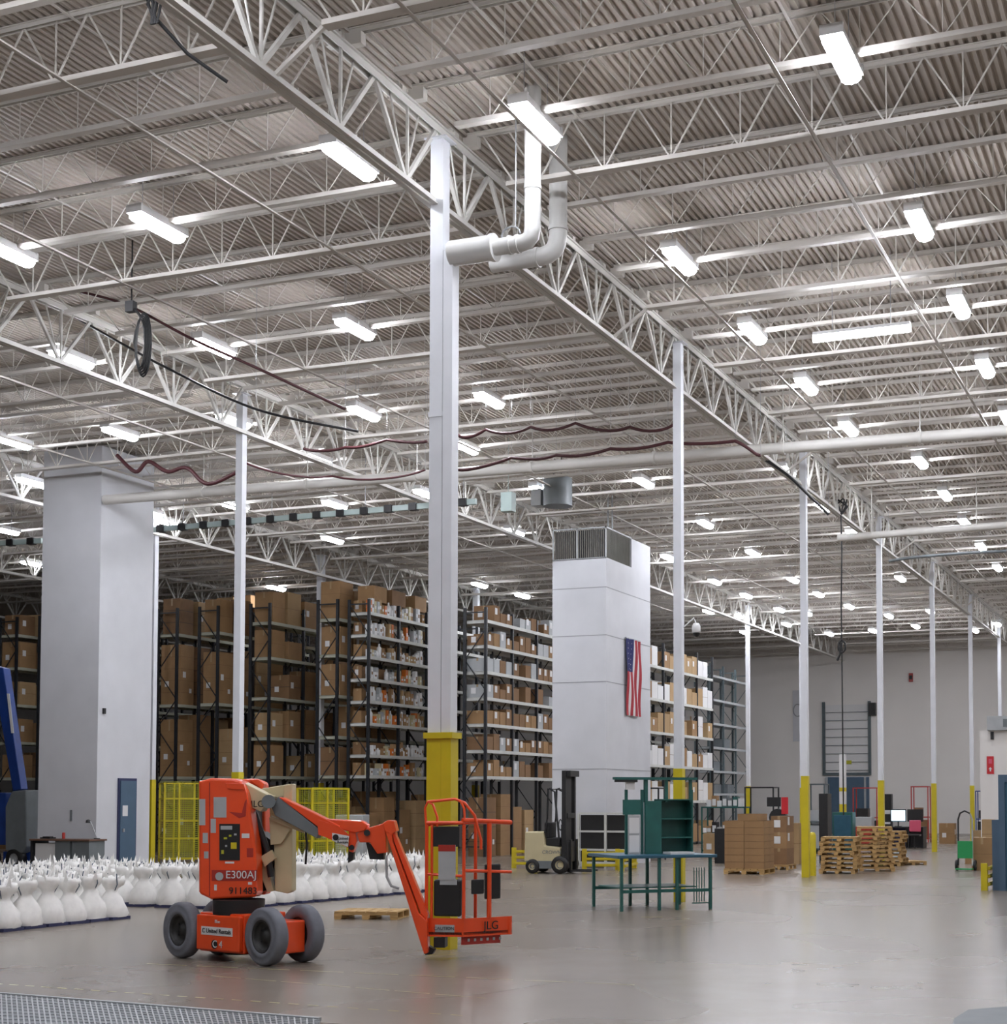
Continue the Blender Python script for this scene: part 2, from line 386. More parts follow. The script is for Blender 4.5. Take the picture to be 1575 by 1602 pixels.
for i, (x, y) in enumerate([(-3.4, 10.4), (-6.9, 10.4), (-9.3, 10.9), (-9.3, 6.3), (-6.9, 6), (-12, 10), (-3.4, 5), (-9.5, 5), (0, 9), (2.5, 15), (2.5, 25), (2.5, 35), (-15.5, 5), (-21, 12), (-3.4, 0), (-28, 20)] + [(x, y) for x in (-2.8, 2.5, 8) for y in (32, 40, 48, 56, 64, 72, 77) if not (x < 0 and y < 45)] + [(8,24), (8,14), (8,5), (3,2), (-15,-3), (-8,-4)]):  # unseen lamps added to light the hall, near column and far wall
    t = thing('high_bay_lamp', f'added unseen high bay lamp outside the picture, {nth(i+1)} of those', 'lamp', (x, y, 9.42), 0, 'added unseen lamps outside the picture')
    for n, me, dy in LM: inst(me, n, t, (0, dy, 0))
# long strip light on the right
a, b = oy(1272, 530, 22.9), oy(1424, 515, 22.9)
t = thing('strip_light', 'single long glowing strip light hung across the right roof bay', 'lamp', (a+b)/2)
h = (b-a).length/2
MB().cyl((-h, 0, 0), (h, 0, 0), .05, 10).obj('tube', 'tube', t); MB().box(-h, h, -.06, .06, .05, .10).obj('housing', 'white', t)
for x in (-h*.6, h*.6): MB().cyl((x, 0, .08), (x, 0, DECK-t.location.z+.02), .006, 5).obj('hanger', 'metal', t)

# ---------------------------------------------------------------- roof pipes, cables, busway
def bend(pts, k=4, rad=.18):
    out = [Vector(pts[0])]
    for i in range(1, len(pts)-1):
        p0, p, p1 = Vector(pts[i-1]), Vector(pts[i]), Vector(pts[i+1]); a = p+(p0-p).normalized()*rad; c = p+(p1-p).normalized()*rad
        for q in range(k+1):
            s_ = q/k; out.append(a*(1-s_)**2 + p*2*s_*(1-s_) + c*s_**2)
    out.append(Vector(pts[-1])); return out
yp = 16.05
A, B, C_, = oy(706, 394, yp), oy(775, 387, yp), oy(833, 374, yp)
A, B, C_ = Vector((A.x, yp, B.z)), B, Vector((C_.x, yp, B.z))
t = thing('roof_drain_pipe', 'white drain pipe elbowing up from the nearest column to the roof', 'pipe', (0,0,0))
MB().tube([A, B+Vector((-.02,0,0))], .150, 20).tube([B+Vector((-.05,0,0)), B+Vector((.0,0,0))], .165, 20).obj('sleeve', 'pvc', t)
MB().tube(bend([B, C_, Vector((C_.x, yp, DECK+.05))], 3, .16), .098, 18).obj('pipe', 'pvc', t)
MB().tube([B+Vector((.28,0,0)), B+Vector((.31,0,0))], .112, 18).obj('coupling', 'pvc', t)
MB().tube([B+Vector((.18,0,0)), B+Vector((.21,0,0))], .112, 18).obj('coupling', 'pvc', t); MB().tube([(C_.x, yp, B.z+.62), (C_.x, yp, B.z+.66)], .104, 18).obj('coupling', 'pvc', t)
hb = B+Vector((.2, 0, 0))
MB().tube([hb+Vector((.12*math.cos(q), 0, .12+.10*math.sin(q))) for q in [x*.5 for x in range(13)]], .012, 6).cyl(hb+Vector((.06,0,.2)), hb+Vector((.06,0,1.6)), .008, 6).obj('hanger', 'metal', t)
yq = 17.4
A, C_ = oy(770, 392, yq), oy(873, 398, yq); A.z = C_.z
t = thing('roof_drain_pipe', 'white drain pipe rising behind the first one right of the column', 'pipe', (0,0,0))
MB().tube(bend([A, C_, Vector((C_.x, yq, DECK+.05))], 4, .25), .115, 18).obj('pipe', 'pvc', t)
MB().tube([(C_.x-.3, yq, C_.z), (C_.x-.26, yq, C_.z)], .128, 18).obj('coupling', 'pvc', t); MB().tube([(C_.x, yq, C_.z+.3), (C_.x, yq, C_.z+.34)], .128, 18).obj('coupling', 'pvc', t)
# long pipe across the hall
a, b = Vector((-23.75, 28.55, 8.68)), Vector((.3, 29.6, 8.68))
t = thing('sprinkler_main', 'long pale pipe crossing the whole hall below the roof', 'pipe')
a.x = -23.66
MB().cyl(a, b, .112, 14).obj('pipe', 'steel', t)
for q in range(1, 9):
    m = MB(); p = a.lerp(b, q/9); m.cyl(p, p+Vector((0,0,1.4)), .012, 5); m.tube([p+Vector((-.03,0,0)), p+Vector((.03,0,0))], .132, 14); m.obj('hanger', 'steel', t)
t = thing('sprinkler_main', 'second long pale pipe beyond the first at right', 'pipe')
MB().cyl((-8.4, 37.2, 8.2), (.3, 36.6, 8.2), .09, 12).obj('pipe', 'steel', t)
for x in (-7.5, -5, -2.5): MB().cyl((x, 36.9, 8.2), (x, 36.9, 10.06), .012, 5).obj('hanger', 'steel', t)
def cable(pxs, y, r, label, name='draped_cable', sag=.0, mat='cable'):
    P = [oy(u, v, y) for u, v in pxs]; out = []; n = len(P)
    for i in range(n-1):
        p0, p1, p2, p3 = P[max(i-1, 0)], P[i], P[i+1], P[min(i+2, n-1)]
        for q in range(8):
            t_ = q/8; p = (p1*2+(p2-p0)*t_+(p0*2-p1*5+p2*4-p3)*t_*t_+(p1*3-p0-p2*3+p3)*t_**3)*.5
            p.z -= sag*4*t_*(1-t_); out.append(p)
    out.append(P[-1]); t = thing(name, label, 'cable', (0,0,0))
    MB().tube(out, r, 8).obj('cable', mat, t)
    for p in P:
        if p.z < DECK: MB().cyl(p, (p.x, p.y, DECK+.02), .003, 4).obj('hanger', 'metal', t)
    return t
cable([(183,712),(212,738),(232,722),(262,738),(292,732),(325,757),(372,738)], 27.5, .045, 'thick dark red cable swagging from the tall white left pillar')
cable([(475,702),(540,700),(605,688),(668,690)], 26.4, .03, 'dark red cable between the slim column and the nearest column', sag=.05)
cable([(716,680),(760,672),(830,668),(900,662),(985,668),(1056,662)], 26.0, .028, 'dark red cable right of the nearest column, upper run', sag=.10)
cable([(716,735),(800,716),(870,712),(955,702),(1045,692),(1150,690),(1190,712)], 26.2, .03, 'dark red cable lying above the long pipe', sag=.06)
cable([(380,722),(520,745),(665,735)], 27.3, .022, 'dark cable sagging behind the slim column', sag=.1)
cable([(1180,708),(1230,742),(1262,772),(1296,805)], 31.0, .03, 'dark cable running down the near column row', mat='black')
cable([(1390,878),(1430,872),(1500,866),(1575,862)], 40.0, .04, 'dark pipe run high at the right edge', mat='grey')
cable([(55,462),(110,492),(195,540),(260,575),(400,640),(560,675)], 20.5, .02, 'thin dark conduit running diagonally under the left roof', mat='dark')
cable([(120,455),(200,478),(300,530),(400,575),(540,640)], 19.3, .022, 'dark red conduit running past the hanging cable coil', mat='cable')
# hanging coil at the left
c = oy(222, 538, 18.3)
t = thing('cable_coil', 'black cable coil hanging from the roof at upper left', 'cable coil', c)
m = MB()
for q in range(5):
    rx, rz = .085+.012*q, .36+.03*q
    m.tube([((rx)*math.cos(x*math.pi/10)+random.uniform(-.004,.004), .02*(q-2), rz*math.sin(x*math.pi/10)) for x in range(21)], .014, 6, caps=False)
m.obj('coil', 'black', t)
MB().tube([(-.05,0,.35), (-.12,0,.2), (-.16,.02,.05), (-.1,0,-.15), (-.02,0,-.42)], .014, 6).tube([(-.02,0,.4), (-.1,0,.5), (-.18,0,.56)], .02, 6).obj('lead', 'black', t)
MB().box(-.28, -.14, -.05, .05, .50, .66).cyl((-.2, 0, .66), (-.2, 0, DECK+.01-t.location.z), .012, 5).obj('clamp', 'black', t)
# hanging drop cord by the third column
c = oy(1315, 800, 37.7)
t = thing('drop_cord', 'dark air hose dropping from the roof beside the third near column', 'hose', c)
m = MB().tube([(0,0,0), (.02,0,-1), (-.01,0,-2.4), (0,0,-3.4), (.01,0,-7.6)], .018, 6)
m.obj('hose', 'black', t)
m = MB(); m.tube([(.09*math.cos(x*math.pi/8), 0, -3.4+.15*math.sin(x*math.pi/8)) for x in range(17)], .025, 6, caps=False); m.tube([(-.02,0,-3.3), (-.05,0,-3.6), (-.12,0,-3.75)], .03, 6); m.obj('loop', 'black', t)
m = MB(); [m.tube([(random.uniform(-.25,.25), random.uniform(-.1,.1), .3), (random.uniform(-.2,.2), 0, .1), (0,0,-.1)], .02, 5) for q in range(7)]; m.obj('tangle', 'black', t)
c = oz(243, 12, 9.45)
t = thing('cable_tangle', 'dark tangled cables on the roof steel at the top left', 'cable', c)
m = MB()
for q in range(9): m.tube([(random.uniform(-.12,.12), random.uniform(-.1,.1), .25), (random.uniform(-.1,.1), 0, .05), (random.uniform(-.05,.05), 0, -.16)], .014, 5)
m.tube([(0,0,-.1), (.16,.3,-.35), (.42,.6,-.55)], .018, 6)
m.obj('cables', 'black', t); MB().cyl((0,0,.1), (0,0,DECK+.01-c.z), .006, 4).obj('hanger', 'dark', t)
# busway with plug-in units
a, b = oy(236, 829, 31.8), oy(800, 780, 31.8)
def busway(a, b, label):
    t = thing('busway', label, 'busway')
    MB().bar(a, b, .09, .13).obj('rail', 'bus', t)
    n = int((b-a).length/.62); pmh = MB().box(-.10, .10, -.09, .07, -.085, .085).mesh('plug', 'black')
    for q in range(n):
        p = a.lerp(b, (q+.5)/n); inst(pmh, 'plug', t, p)
        if q % 4 == 1: MB().cyl(p, (p.x, p.y, 10.06), .008, 5).obj('hanger', 'metal', t)
busway(a, b-Vector((.9,0,0)), 'pale green busway with black blocks running left of the flag tower')
busway(oy(-30, 852, 31.8), oy(66, 846, 31.8), 'piece of busway left of the tall white pillar')
c = oy(795, 786, 31.6)
single(MB().box(-.14, .14, -.12, .12, -.22, .22).cyl((0,0,.22), (0,0,1.5), .01, 5), 'junction_box', 'bus', 'pale square box hung at the end of the busway', 'electrical box', c, bevel=.01)
c = oy(872, 768, 34)
t = thing('unit_heater', 'grey cylindrical heater hung beneath the long pipe', 'heater', c)
MB().cyl((0,0,-.38), (0,0,.3), .36, 24).obj('drum', 'grey', t); MB().box(-.62, -.36, -.2, .2, -.35, .05).obj('motor_box', 'lgrey', t); MB().cyl((.1,0,.3), (.1,0,.9), .015, 5).cyl((-.1,0,.3), (-.1,0,.9), .015, 5).obj('hanger', 'dark', t)
# security camera
c = oy(1089, 985, 25.0)
t = thing('security_camera', 'small white dome camera on the arm right of the second column', 'camera', c)
MB().lathe([(.0,.17), (.07,.16), (.11,.08), (.11,-.05), (.09,-.08)], 14).obj('housing', 'white', t)
MB().lathe([(.09,-.06), (.085,-.12), (.05,-.17), (0,-.19)], 14).obj('dome', 'black', t)
MB().tube([(0,0,.15), (-.06,0,.30), (-.36,0,.05), (-.46,0,-.05)], .02, 6).obj('arm', 'white', t)
t.scale = (.68, .68, .68)

# ---------------------------------------------------------------- white duct towers
def wbox(x0, x1, y0, y1, z0, z1): return MB().box(x0, x1, y0, y1, z0, z1)
t = thing('duct_tower', 'tall plain white boxed pillar at left with a blue grey door', 'pillar', (-24.55, 29.4, 0))
x0, x1, y0, y1 = oy(64, 1000, 28.5).x, oy(155, 1000, 28.5).x, 28.5, 30.4
ox0, oy0 = 24.55, -29.4
mt = MB().box(x0+ox0, x1+ox0, y0+oy0, y1+oy0, 0, 9.95).obj('shell', 'duct', t)
dy0, dy1 = ox(184, 1218, x1).y+oy0, ox(212, 1218, x1).y+oy0
MB().box(x1+ox0, x1+ox0+.04, dy0, dy1, 0, 2.24).obj('door_frame', 'navy', t)
d = MB().box(x1+ox0+.04, x1+ox0+.06, dy0+.05, dy1-.04, 0, 2.18).obj('door', 'bluedoor', t)
MB().box(x1+ox0+.06, x1+ox0+.065, dy0+.12, dy0+.30, 1.35, 1.6).obj('notice', 'white', d)
MB().box(x1+ox0+.06, x1+ox0+.09, dy0+.12, dy0+.17, .98, 1.06).obj('handle', 'metal', d)
MB().box(x1+ox0, x1+ox0+.05, .0-.75, -.68, 3.72, 3.85).obj('wall_box', 'black', t)
MB().box(x0+ox0+.95, x0+ox0+1.0, y0+oy0-.02, y0+oy0, 1.25, 1.5).obj('bracket', 'grey', t)
# tower B with grille and flag
tx0, tx1, ty0, ty1 = oy(864, 1000, 37).x, oy(948, 1000, 37).x, 37.0, 40.4
zt = oy(948, 823, 37).z
t = thing('duct_tower', 'white panelled air duct tower with a louvred top and a flag', 'duct', (tx1, ty0, 0))
W_ = tx0-tx1; D_ = ty1-ty0
MB().box(W_, 0, 0, D_, 0, zt-.82).box(W_, 0, 1.9, D_, zt-.82, zt-.03).obj('shell', 'duct', t)
for v in (918, 993, 1066, 1203):
    z = oy(948, v, 37).z; MB().box(W_-.006, .006, -.006, D_+.006, z-.012, z+.012).obj('panel_seam', 'seam', t)
MB().box(W_+.05, -.05, .05, 1.9, zt-.82, zt-.06).obj('grille_recess', 'black', t)
m = MB()
m.box(W_, 0, 0, .04, zt-.04, zt); m.box(W_, 0, 0, .04, zt-.84, zt-.80); m.box(-.04, 0, 0, 1.92, zt-.04, zt); m.box(-.03, 0, 0, .04, zt-.84, zt); m.box(W_, W_+.03, 0, .04, zt-.84, zt); m.box(W_*.54-.02, W_*.54+.02, 0, .04, zt-.84, zt)
m.obj('grille_frame', 'lgrey', t)
m = MB(); n = 26
for q in range(n):
    x = W_*(q+.5)/n; m.box(x-.006, x+.006, .015, .045, zt-.82, zt-.04)
for q in range(22):
    y = .06+1.84*q/22; m.box(-.045, -.02, y, y+.003, zt-.82, zt-.04)
m.obj('grille_bars', 'grille', t)
MB().cyl((-.1, .4, zt-.05), (-.1, .4, zt+.9), .02, 6).cyl((-.02, .5, zt-.05), (-.02, .5, zt+.9), .02, 6).obj('hanger', 'lgrey', t)
# flag
fy0, fy1 = ox(976, 1000, tx1).y, ox(997, 1005, tx1).y; fz1, fz0 = ox(985, 1001, tx1).z, ox(985, 1120, tx1).z
t = thing('flag', 'United States flag hanging lengthwise on the white duct tower', 'flag', (tx1+.03, fy0, 0))
m = MB(); nS, nz = 13, 14; FWd = fy1-fy0; FH = fz1-fz0
def fold(y, z): return .05+.035*math.sin(y*19)+.02*math.sin(z*4+y*6)
for i in range(nS):
    for k in range(nz):
        ya, yb = FWd*i/nS, FWd*(i+1)/nS; za, zb = fz0+FH*k/nz, fz0+FH*(k+1)/nz
        blue = i < 7 and k >= nz-6
        m.add([(fold(y, z), y, z) for y, z in ((ya, za), (yb, za), (yb, zb), (ya, zb))], [(0,1,2,3)], 2 if blue else (0 if i % 2 == 0 else 1))
m.obj('cloth', ['flagred', 'flagwhite', 'flagblue'], t)
m = MB()
for i in range(4):
    for k in range(6):
        y = FWd*(.06+i*.13); z = fz1-.12-k*FH*.068; x = fold(y, z)+.004
        m.add([(x, y+.022*math.cos(R(90+j*36))*(1 if j % 2 == 0 else .4), z+.022*math.sin(R(90+j*36))*(1 if j % 2 == 0 else .4)) for j in range(10)], [tuple(range(10))])
m.obj('stars', 'flagwhite', t)
MB().box(.0, .05, -.02, FWd+.02, fz1, fz1+.03).obj('top_bar', 'lgrey', t)
# mezzanine-like white cage at the tower foot
m = MB(); yb = 36.68; L0, L1 = oy(905, 1300, yb).x, oy(990, 1300, yb).x
zb = 1.38
for x in (L0, (L0+L1)/2, L1): m.box(x-.03, x+.03, yb-.03, yb+.03, 0, zb)
for z in (.12, .45, .92, zb): m.box(L0, L1, yb-.015, yb+.015, z-.025, z+.025)
t = thing('shelf_unit', 'low white framed shelf unit with dark bins at the foot of the flag tower', 'shelf')
m.obj('frame', 'ubeam', t); MB().box(L0+.05, L1-.05, yb+.03, yb+.29, .1, 1.34).obj('bins', 'black', t)

# ---------------------------------------------------------------- pallet racks
def rack(X0, X1, Y0, pitch, nb, levels, top, label, ubeam='beam', upr='rack', deckmat='beam'):
    t = thing('pallet_rack', label, 'rack', (X0, Y0, 0), 0, 'storage racks')
    Wd = X1-X0; fm = MB()
    for x in (.05, Wd-.05): fm.box(x-.045, x+.045, -.035, .035, 0, top)
    z = .3; k = 0
    while z+1.0 < top:
        fm.bar((.05, 0, z), (Wd-.05, 0, z+.95), .03, .025) if k % 2 == 0 else fm.bar((Wd-.05, 0, z), (.05, 0, z+.95), .03, .025)
        z += .95; k += 1
    for z in (.3, top-.15): fm.box(.05, Wd-.05, -.02, .02, z-.02, z+.02)
    fme = fm.mesh('upright_frame', upr)
    for b in range(nb+1): inst(fme, 'upright_frame', t, (0, b*pitch, 0))
    for lv in levels:
        mb = MB()
        for x in (.03, Wd-.03): mb.box(x-.03, x+.03, .03, nb*pitch-.03, lv-.10, lv)
        mb.box(.06, Wd-.06, .04, nb*pitch-.04, lv-.02, lv-.008)
        mb.box(.03, Wd-.03, .04, .08, lv-.1, lv)
        mb.obj('shelf', ubeam, t)
    return t
_cm = {}
def carton_mesh(w_, d_, h_, kind, lab):
    key = (round(w_, 1), round(d_, 1), round(h_, 1), kind, lab)
    if key in _cm: return _cm[key], key
    w_, d_, h_ = key[:3]; m = MB().box(-w_/2, w_/2, -d_/2, d_/2, 0, h_)
    e = .003
    m.box(-.03, .03, -d_/2-e, d_/2+e, h_-.001, h_+e, 1); m.box(-.03, .03, -d_/2-e, -d_/2, h_*.8, h_, 1)
    if h_ > .7:
        n = int(h_/.38)
        for q in range(1, n): m.box(-w_/2-e, w_/2+e, -d_/2-e, d_/2+e, h_*q/n-.006, h_*q/n+.006, 3)
    if lab:
        m.box(w_/2, w_/2+e*2, -d_*.35, -d_*.35+min(.16, d_*.4), h_*.45, h_*.45+.2, 2)
        m.box(-w_*.3, -w_*.3+min(.16, w_*.4), -d_/2-e*2, -d_/2, h_*.3, h_*.3+.18, 2)
        if h_ > 1: m.box(w_/2, w_/2+e*2, d_*.15, d_*.15+.12, h_*.2, h_*.2+.15, 2)
    _cm[key] = m.mesh('carton', [kind, 'tape', 'white', 'carton2' if kind != 'carton2' else 'dark']); return _cm[key], key
KIND = ['carton', 'carton', 'carton2', 'carton3']
ncart = 0
def place_carton(x, y, z, w_, d_, h_, label, group, rz=0):
    global ncart
    me, k = carton_mesh(w_, d_, h_, random.choice(KIND), random.random() < .55)
    o = inst(me, 'carton', None, (x, y, z), rz); tag(o, label, 'carton', group); ncart += 1
    return o
def nearfar(b): return ['end bay', 'second bay', 'third bay', 'fourth bay', 'fifth bay', 'sixth bay', 'seventh bay', 'eighth bay', 'ninth bay', 'tenth bay'][b]
def lev_name(i, n): return 'top shelf' if i == n-1 else ('floor level' if i < 0 else f'{FST[i]} shelf up')
def load(rk, X0, X1, Y0, pitch, bays, levels, gaps, fill=.85, floor=True):
    Wd = X1-X0; n = len(levels)
    lv = ([0.0] if floor else []) + levels
    for bi in bays:
        for li, z in enumerate(lv):
            idx = li-1 if floor else li
            hmax = (lv[li+1]-z-.15) if li+1 < len(lv) else gaps
            m_ = 2 if pitch > 1.5 else 1
            for s in range(m_):
                if random.random() > fill: continue
                d = pitch/m_-.12; wd = Wd*random.uniform(.78, 1.0); hh = hmax*random.uniform(.62, .97)
                y = Y0+bi*pitch+.06+(s+.5)*(pitch/m_-.02)
                d *= random.uniform(.8, 1)
                if hh > .3 and hh < 1.2 and random.random() < .35 and hmax > .8:
                    pass
                place_carton((X0+X1)/2, y, z+.002, round(wd-.05, 1), round(d-.04, 1), round(hh-.05, 1), f'{"nearer" if s == 0 else "farther"} carton, {lev_name(idx, n)}, {nearfar(bi)}, {rk}', 'brown cartons stored in the racks')
Y0 = 42.0; P_ = 2.0
names = {
 'A': 'rack at left picture edge', 'B': 'rack just left of white pillar',
 'C': 'rack right of the slim column', 'D': 'rack just left of the second-row column', 'E': 'rack just right of the second-row column',
 'F': 'rack beside the small goods shelving', 'G': 'the small goods shelving', 'H': 'rack right of the nearest column', 'I': 'shelving right of the flag tower'}
L3, L5 = [2.5, 4.9, 7.25], [2.5, 3.75, 5.05, 6.35, 7.5]
for key, xa, xb, lv, g in (('A', -39.3, -38.45, L5, 1.0), ('B', -37.55, -36.7, L5, 1.1), ('C', -32.55, -31.69, L3, 1.9), ('D', -30.9, -30.07, L3, 1.6), ('E', -28.9, -28.07, L5, 1.2), ('F', -26.36, -25.54, L5, 1.3)):
    rack(xa, xb, Y0, P_, 4, lv, 8.1, f'black pallet rack full of cartons, {names[key]}')
    load(names[key], xa, xb, Y0, P_, range(0, 3 if key in 'CE' else 2), lv, g)
# small goods shelving G
GL = [2.5]+[2.5+.66*q+.05 for q in range(1, 8)]
GL = [2.5, 3.15, 4.15, 4.85, 5.55, 6.25, 6.95, 7.65]
rack(-25.21, -24.4, Y0, 1.92, 5, GL, 8.05, 'black shelving full of small white and orange packages left of nearest column', 'ubeam')
pm = {}
def pack_mesh(kind, w_, h_):
    k = (kind, w_, h_)
    if k not in pm:
        m = MB()
        if kind == 'bottle':
            m.lathe([(0,0), (w_/2,0), (w_/2,h_*.7), (w_*.2,h_*.82), (w_*.2,h_), (0,h_)], 8); pm[k] = m.mesh('package', 'white')
        else:
            m.box(-w_/2, w_/2, -w_/2, w_/2, 0, h_).box(-w_/2-.002, w_/2+.002, -w_*.3, w_*.3, h_*.35, h_*.6, 1); pm[k] = m.mesh('package', [kind, 'white' if kind != 'white' else 'carton2'])
    return pm[k]
cnt = 0
for li, z in enumerate(GL):
    for bi in range(3):
        n = 11
        for s in range(n):
            if random.random() < .1 or cnt >= 290: continue
            kind = random.choice(['bottle', 'bottle', 'white', 'carton3', 'orangep', 'carton', 'tan', 'lgrey', 'white'])
            me = pack_mesh(kind, random.choice([.12, .14, .16]), random.choice([.22, .3, .38, .45]))
            o = inst(me, 'package', None, (-24.4-.12-random.uniform(0, .04), Y0+bi*1.92+.1+s*1.75/n+.04, z+.002)); cnt += 1
            tag(o, f'{FST[s]} package, {lev_name(li, 8)}, {nearfar(bi)} of the small goods shelving', 'package', 'small packages on the shelving left of the nearest column')
    for q in range(1):
        place_carton(-24.98, Y0+.97, z+.002, .3, 1.5, .4, f'carton behind packages, {lev_name(li, 8)}, end bay of the small goods shelving', 'brown cartons stored in the racks')
        place_carton(-24.98, Y0+2.9, z+.002, .3, 1.5, .3, f'carton behind packages, {lev_name(li, 8)}, second bay of the small goods shelving', 'brown cartons stored in the racks')
for q, (yy, ww) in enumerate(((42.9, .8), (44.1, .9), (45.6, .8))):
    place_carton(-24.85, yy, 8.05, .6, ww, .5, f'{FST[q]} wide carton lying on top of the small goods shelving', 'brown cartons stored in the racks')
load('the small goods shelving', -25.21, -24.4, Y0, 1.92, range(3), [0.0], 2.2, 1, False)
# rack H right of the nearest column
HL = [2.45, 3.25, 4.05, 4.85, 5.65, 6.45, 7.22]
rack(-21.13, -20.32, Y0, 1.9, 10, HL, 7.6, 'black rack of small cartons right of the nearest column', 'ubeam')
def small_load(rk, xf, Y0, pitch, bays, levels, hh_, kinds, n=4, dep=.5):
    for bi in bays:
        for li, z in enumerate(levels):
            for s in range(n):
                if random.random() < .12: continue
                d = pitch/n-.05; me, _ = carton_mesh(dep, d, hh_*random.uniform(.6, 1), random.choice(kinds), random.random() < .4)
                o = inst(me, 'shelf_carton', None, (xf-dep/2-.03, Y0+bi*pitch+.07+(s+.5)*(pitch-.1)/n, z+.002))
                tag(o, f'{FST[s]} small carton, {lev_name(li, len(levels))}, {nearfar(bi)}, {rk}', 'carton', f'small cartons on {rk}')
small_load(names['H'], -20.32, Y0, 1.9, range(0, 4), HL, .5, ['carton', 'carton2', 'carton2', 'lgrey'], 4, .7)
load(names['H'], -21.13, -20.32, Y0, 1.9, range(2), [0.0], 2.1, 1, False)
# rack I right of the flag tower
rack(-19.3, -18.55, 51.3, 2.0, 4, [1.7, 3.0, 4.2, 5.4, 6.6], 7.5, 'black rack of mixed packages right of the flag tower', 'ubeam')
small_load(names['I'], -18.55, 51.3, 2.0, range(0, 4), [.1, 1.7, 3.0, 4.2, 5.4, 6.6], .8, ['carton', 'white', 'carton3', 'white'], 3, .6)
# bare grey rack J
t = rack(-20.9, -20.1, 64.0, 1.9, 3, [2.0, 3.0, 4.05, 5.1, 6.15, 7.2], 7.7, 'open grey rack nearly empty standing before the far wall', 'lgrey', 'bluerack')
for q, (yy, z) in enumerate(((65, 3.0), (66.6, 4.05), (65.2, 2.0), (67.2, 2.0))):
    single(MB().box(-.3, .3, -.5, .5, 0, .4).box(-.28, .28, -.48, .48, .4, .42, 1), 'storage_bin', ['grey', 'dark'], f'grey bin on the open rack, {FST[q]} of four', 'bin', (-20.5, yy, z+.003), 0, 'grey bins on the open rack', bevel=.02)

# yellow mesh cages
def cage(a, b, h, label):
    a, b = Vector(a), Vector(b); t = thing('mesh_cage', label, 'cage', a); L = (b-a).length; ang = math.atan2((b-a).y, (b-a).x); t.rotation_euler.z = ang
    m = MB(); D = .7
    for x in (0, L*.42, L):
        for y in (0, D): m.box(x-.025, x+.025, y-.025, y+.025, 0, h)
    for z in (.1, h*.3, h*.52, h*.8, h-.02):
        for y in (0, D): m.box(0, L, y-.015, y+.015, z-.015, z+.015)
        for x in (0, L): m.box(x-.015, x+.015, 0, D, z-.015, z+.015)
    m.obj('frame', 'yellow', t)
    m = MB(); n = int(L/.055)
    for q in range(n+1):
        x = L*q/n
        for y in (0, D): m.box(x-.004, x+.004, y-.004, y+.004, .08, h)
    for q in range(int(h/.055)):
        z = .08+q*.055
        for y in (0, D): m.box(0, L, y-.004, y+.004, z-.004, z+.004)
        m.box(L-.004, L+.004, 0, D, z-.004, z+.004)
    m.obj('mesh', 'mesh', t); return t
cage(oz(256, 1350, 0), oz(311, 1349, 0), 2.2, 'yellow wire mesh cage standing left of the orange lift')
cage(oz(487, 1352, 0), oz(544, 1350, 0), 2.05, 'yellow wire mesh cage seen beneath the orange boom')
single(MB().box(-.4, .4, -.4, .4, .1, 1.3).box(-.42, .42, -.42, .42, 0, .1, 1), 'wrapped_load', ['lgrey', 'wood'], 'grey wrapped load on a pallet just behind the right yellow cage', 'pallet load', oz(522, 1348, 0)+Vector((0,1.0,0)), .3, bevel=.02)

# ---------------------------------------------------------------- white sacks
def sack_meshes(seed):
    rd = random.Random(seed); n = 14
    prof = [(.215,0), (.23,.05), (.225,.14), (.205,.23), (.165,.32), (.115,.39), (.09,.425), (.105,.47), (.15,.53), (.175,.60), (.16,.66), (.09,.65), (.0,.61)]
    vs = []
    for i, (r, z) in enumerate(prof):
        sq = max(0, 1-z/.35)
        for k in range(n):
            a = 2*math.pi*k/n; c_, s_ = math.cos(a), math.sin(a); q = max(abs(c_), abs(s_)); f = 1+(1/q-1)*sq*.75
            j = rd.uniform(-.07, .07) + (.22*math.sin(3*a+seed)+.12*math.sin(5*a+2*seed) if z > .5 else .05*math.sin(6*a+seed) if z > .2 else 0)
            vs.append((r*f*(1+j)*c_, r*f*(1+j)*s_, .04+z+(rd.uniform(-.03, .03) if z > .6 else 0)))
    m = MB(); m.add(vs, [(i*n+k, i*n+(k+1)%n, (i+1)*n+(k+1)%n, (i+1)*n+k) for i in range(len(prof)-1) for k in range(n)], 0, True)
    ears = MB()
    for q in range(4):
        a = q*1.57+rd.uniform(-.4, .4); x, y = .12*math.cos(a), .12*math.sin(a); h_ = rd.uniform(.76, .86)
        ears.add([(x-.05, y-.02, .64), (x+.05, y-.02, .64), (x+.05*math.cos(a), y+.05*math.sin(a), h_), (x, y+.05, .64)], [(0,1,2), (1,3,2), (3,0,2), (0,3,1)], 0)
    sts = []
    for q in range(2):
        st = MB(); sts.append(st); a = q*2.6+rd.uniform(-.6, .6); c_, s_ = math.cos(a), math.sin(a)
        st.tube([(.09*c_, .09*s_, .48), (.15*c_, .15*s_, .58), (.13*c_, .13*s_, .70), (.10*c_+.02, .10*s_, .76)], .009, 5)
    gap_shade = MB().box(-.215, .215, -.215, .215, 0, .045)  # navy slab puts the shadow gap under each sack into colour
    return [('bag_body', m.mesh('bag_body', 'bag')), ('corner_tip', ears.mesh('corner_tip', 'bag')), ('strap', sts[0].mesh('strap', 'strap')), ('strap', sts[1].mesh('strap', 'strap')), ('base', gap_shade.mesh('base', 'navy'))]
SK = [sack_meshes(q) for q in range(4)]
nb_ = 0
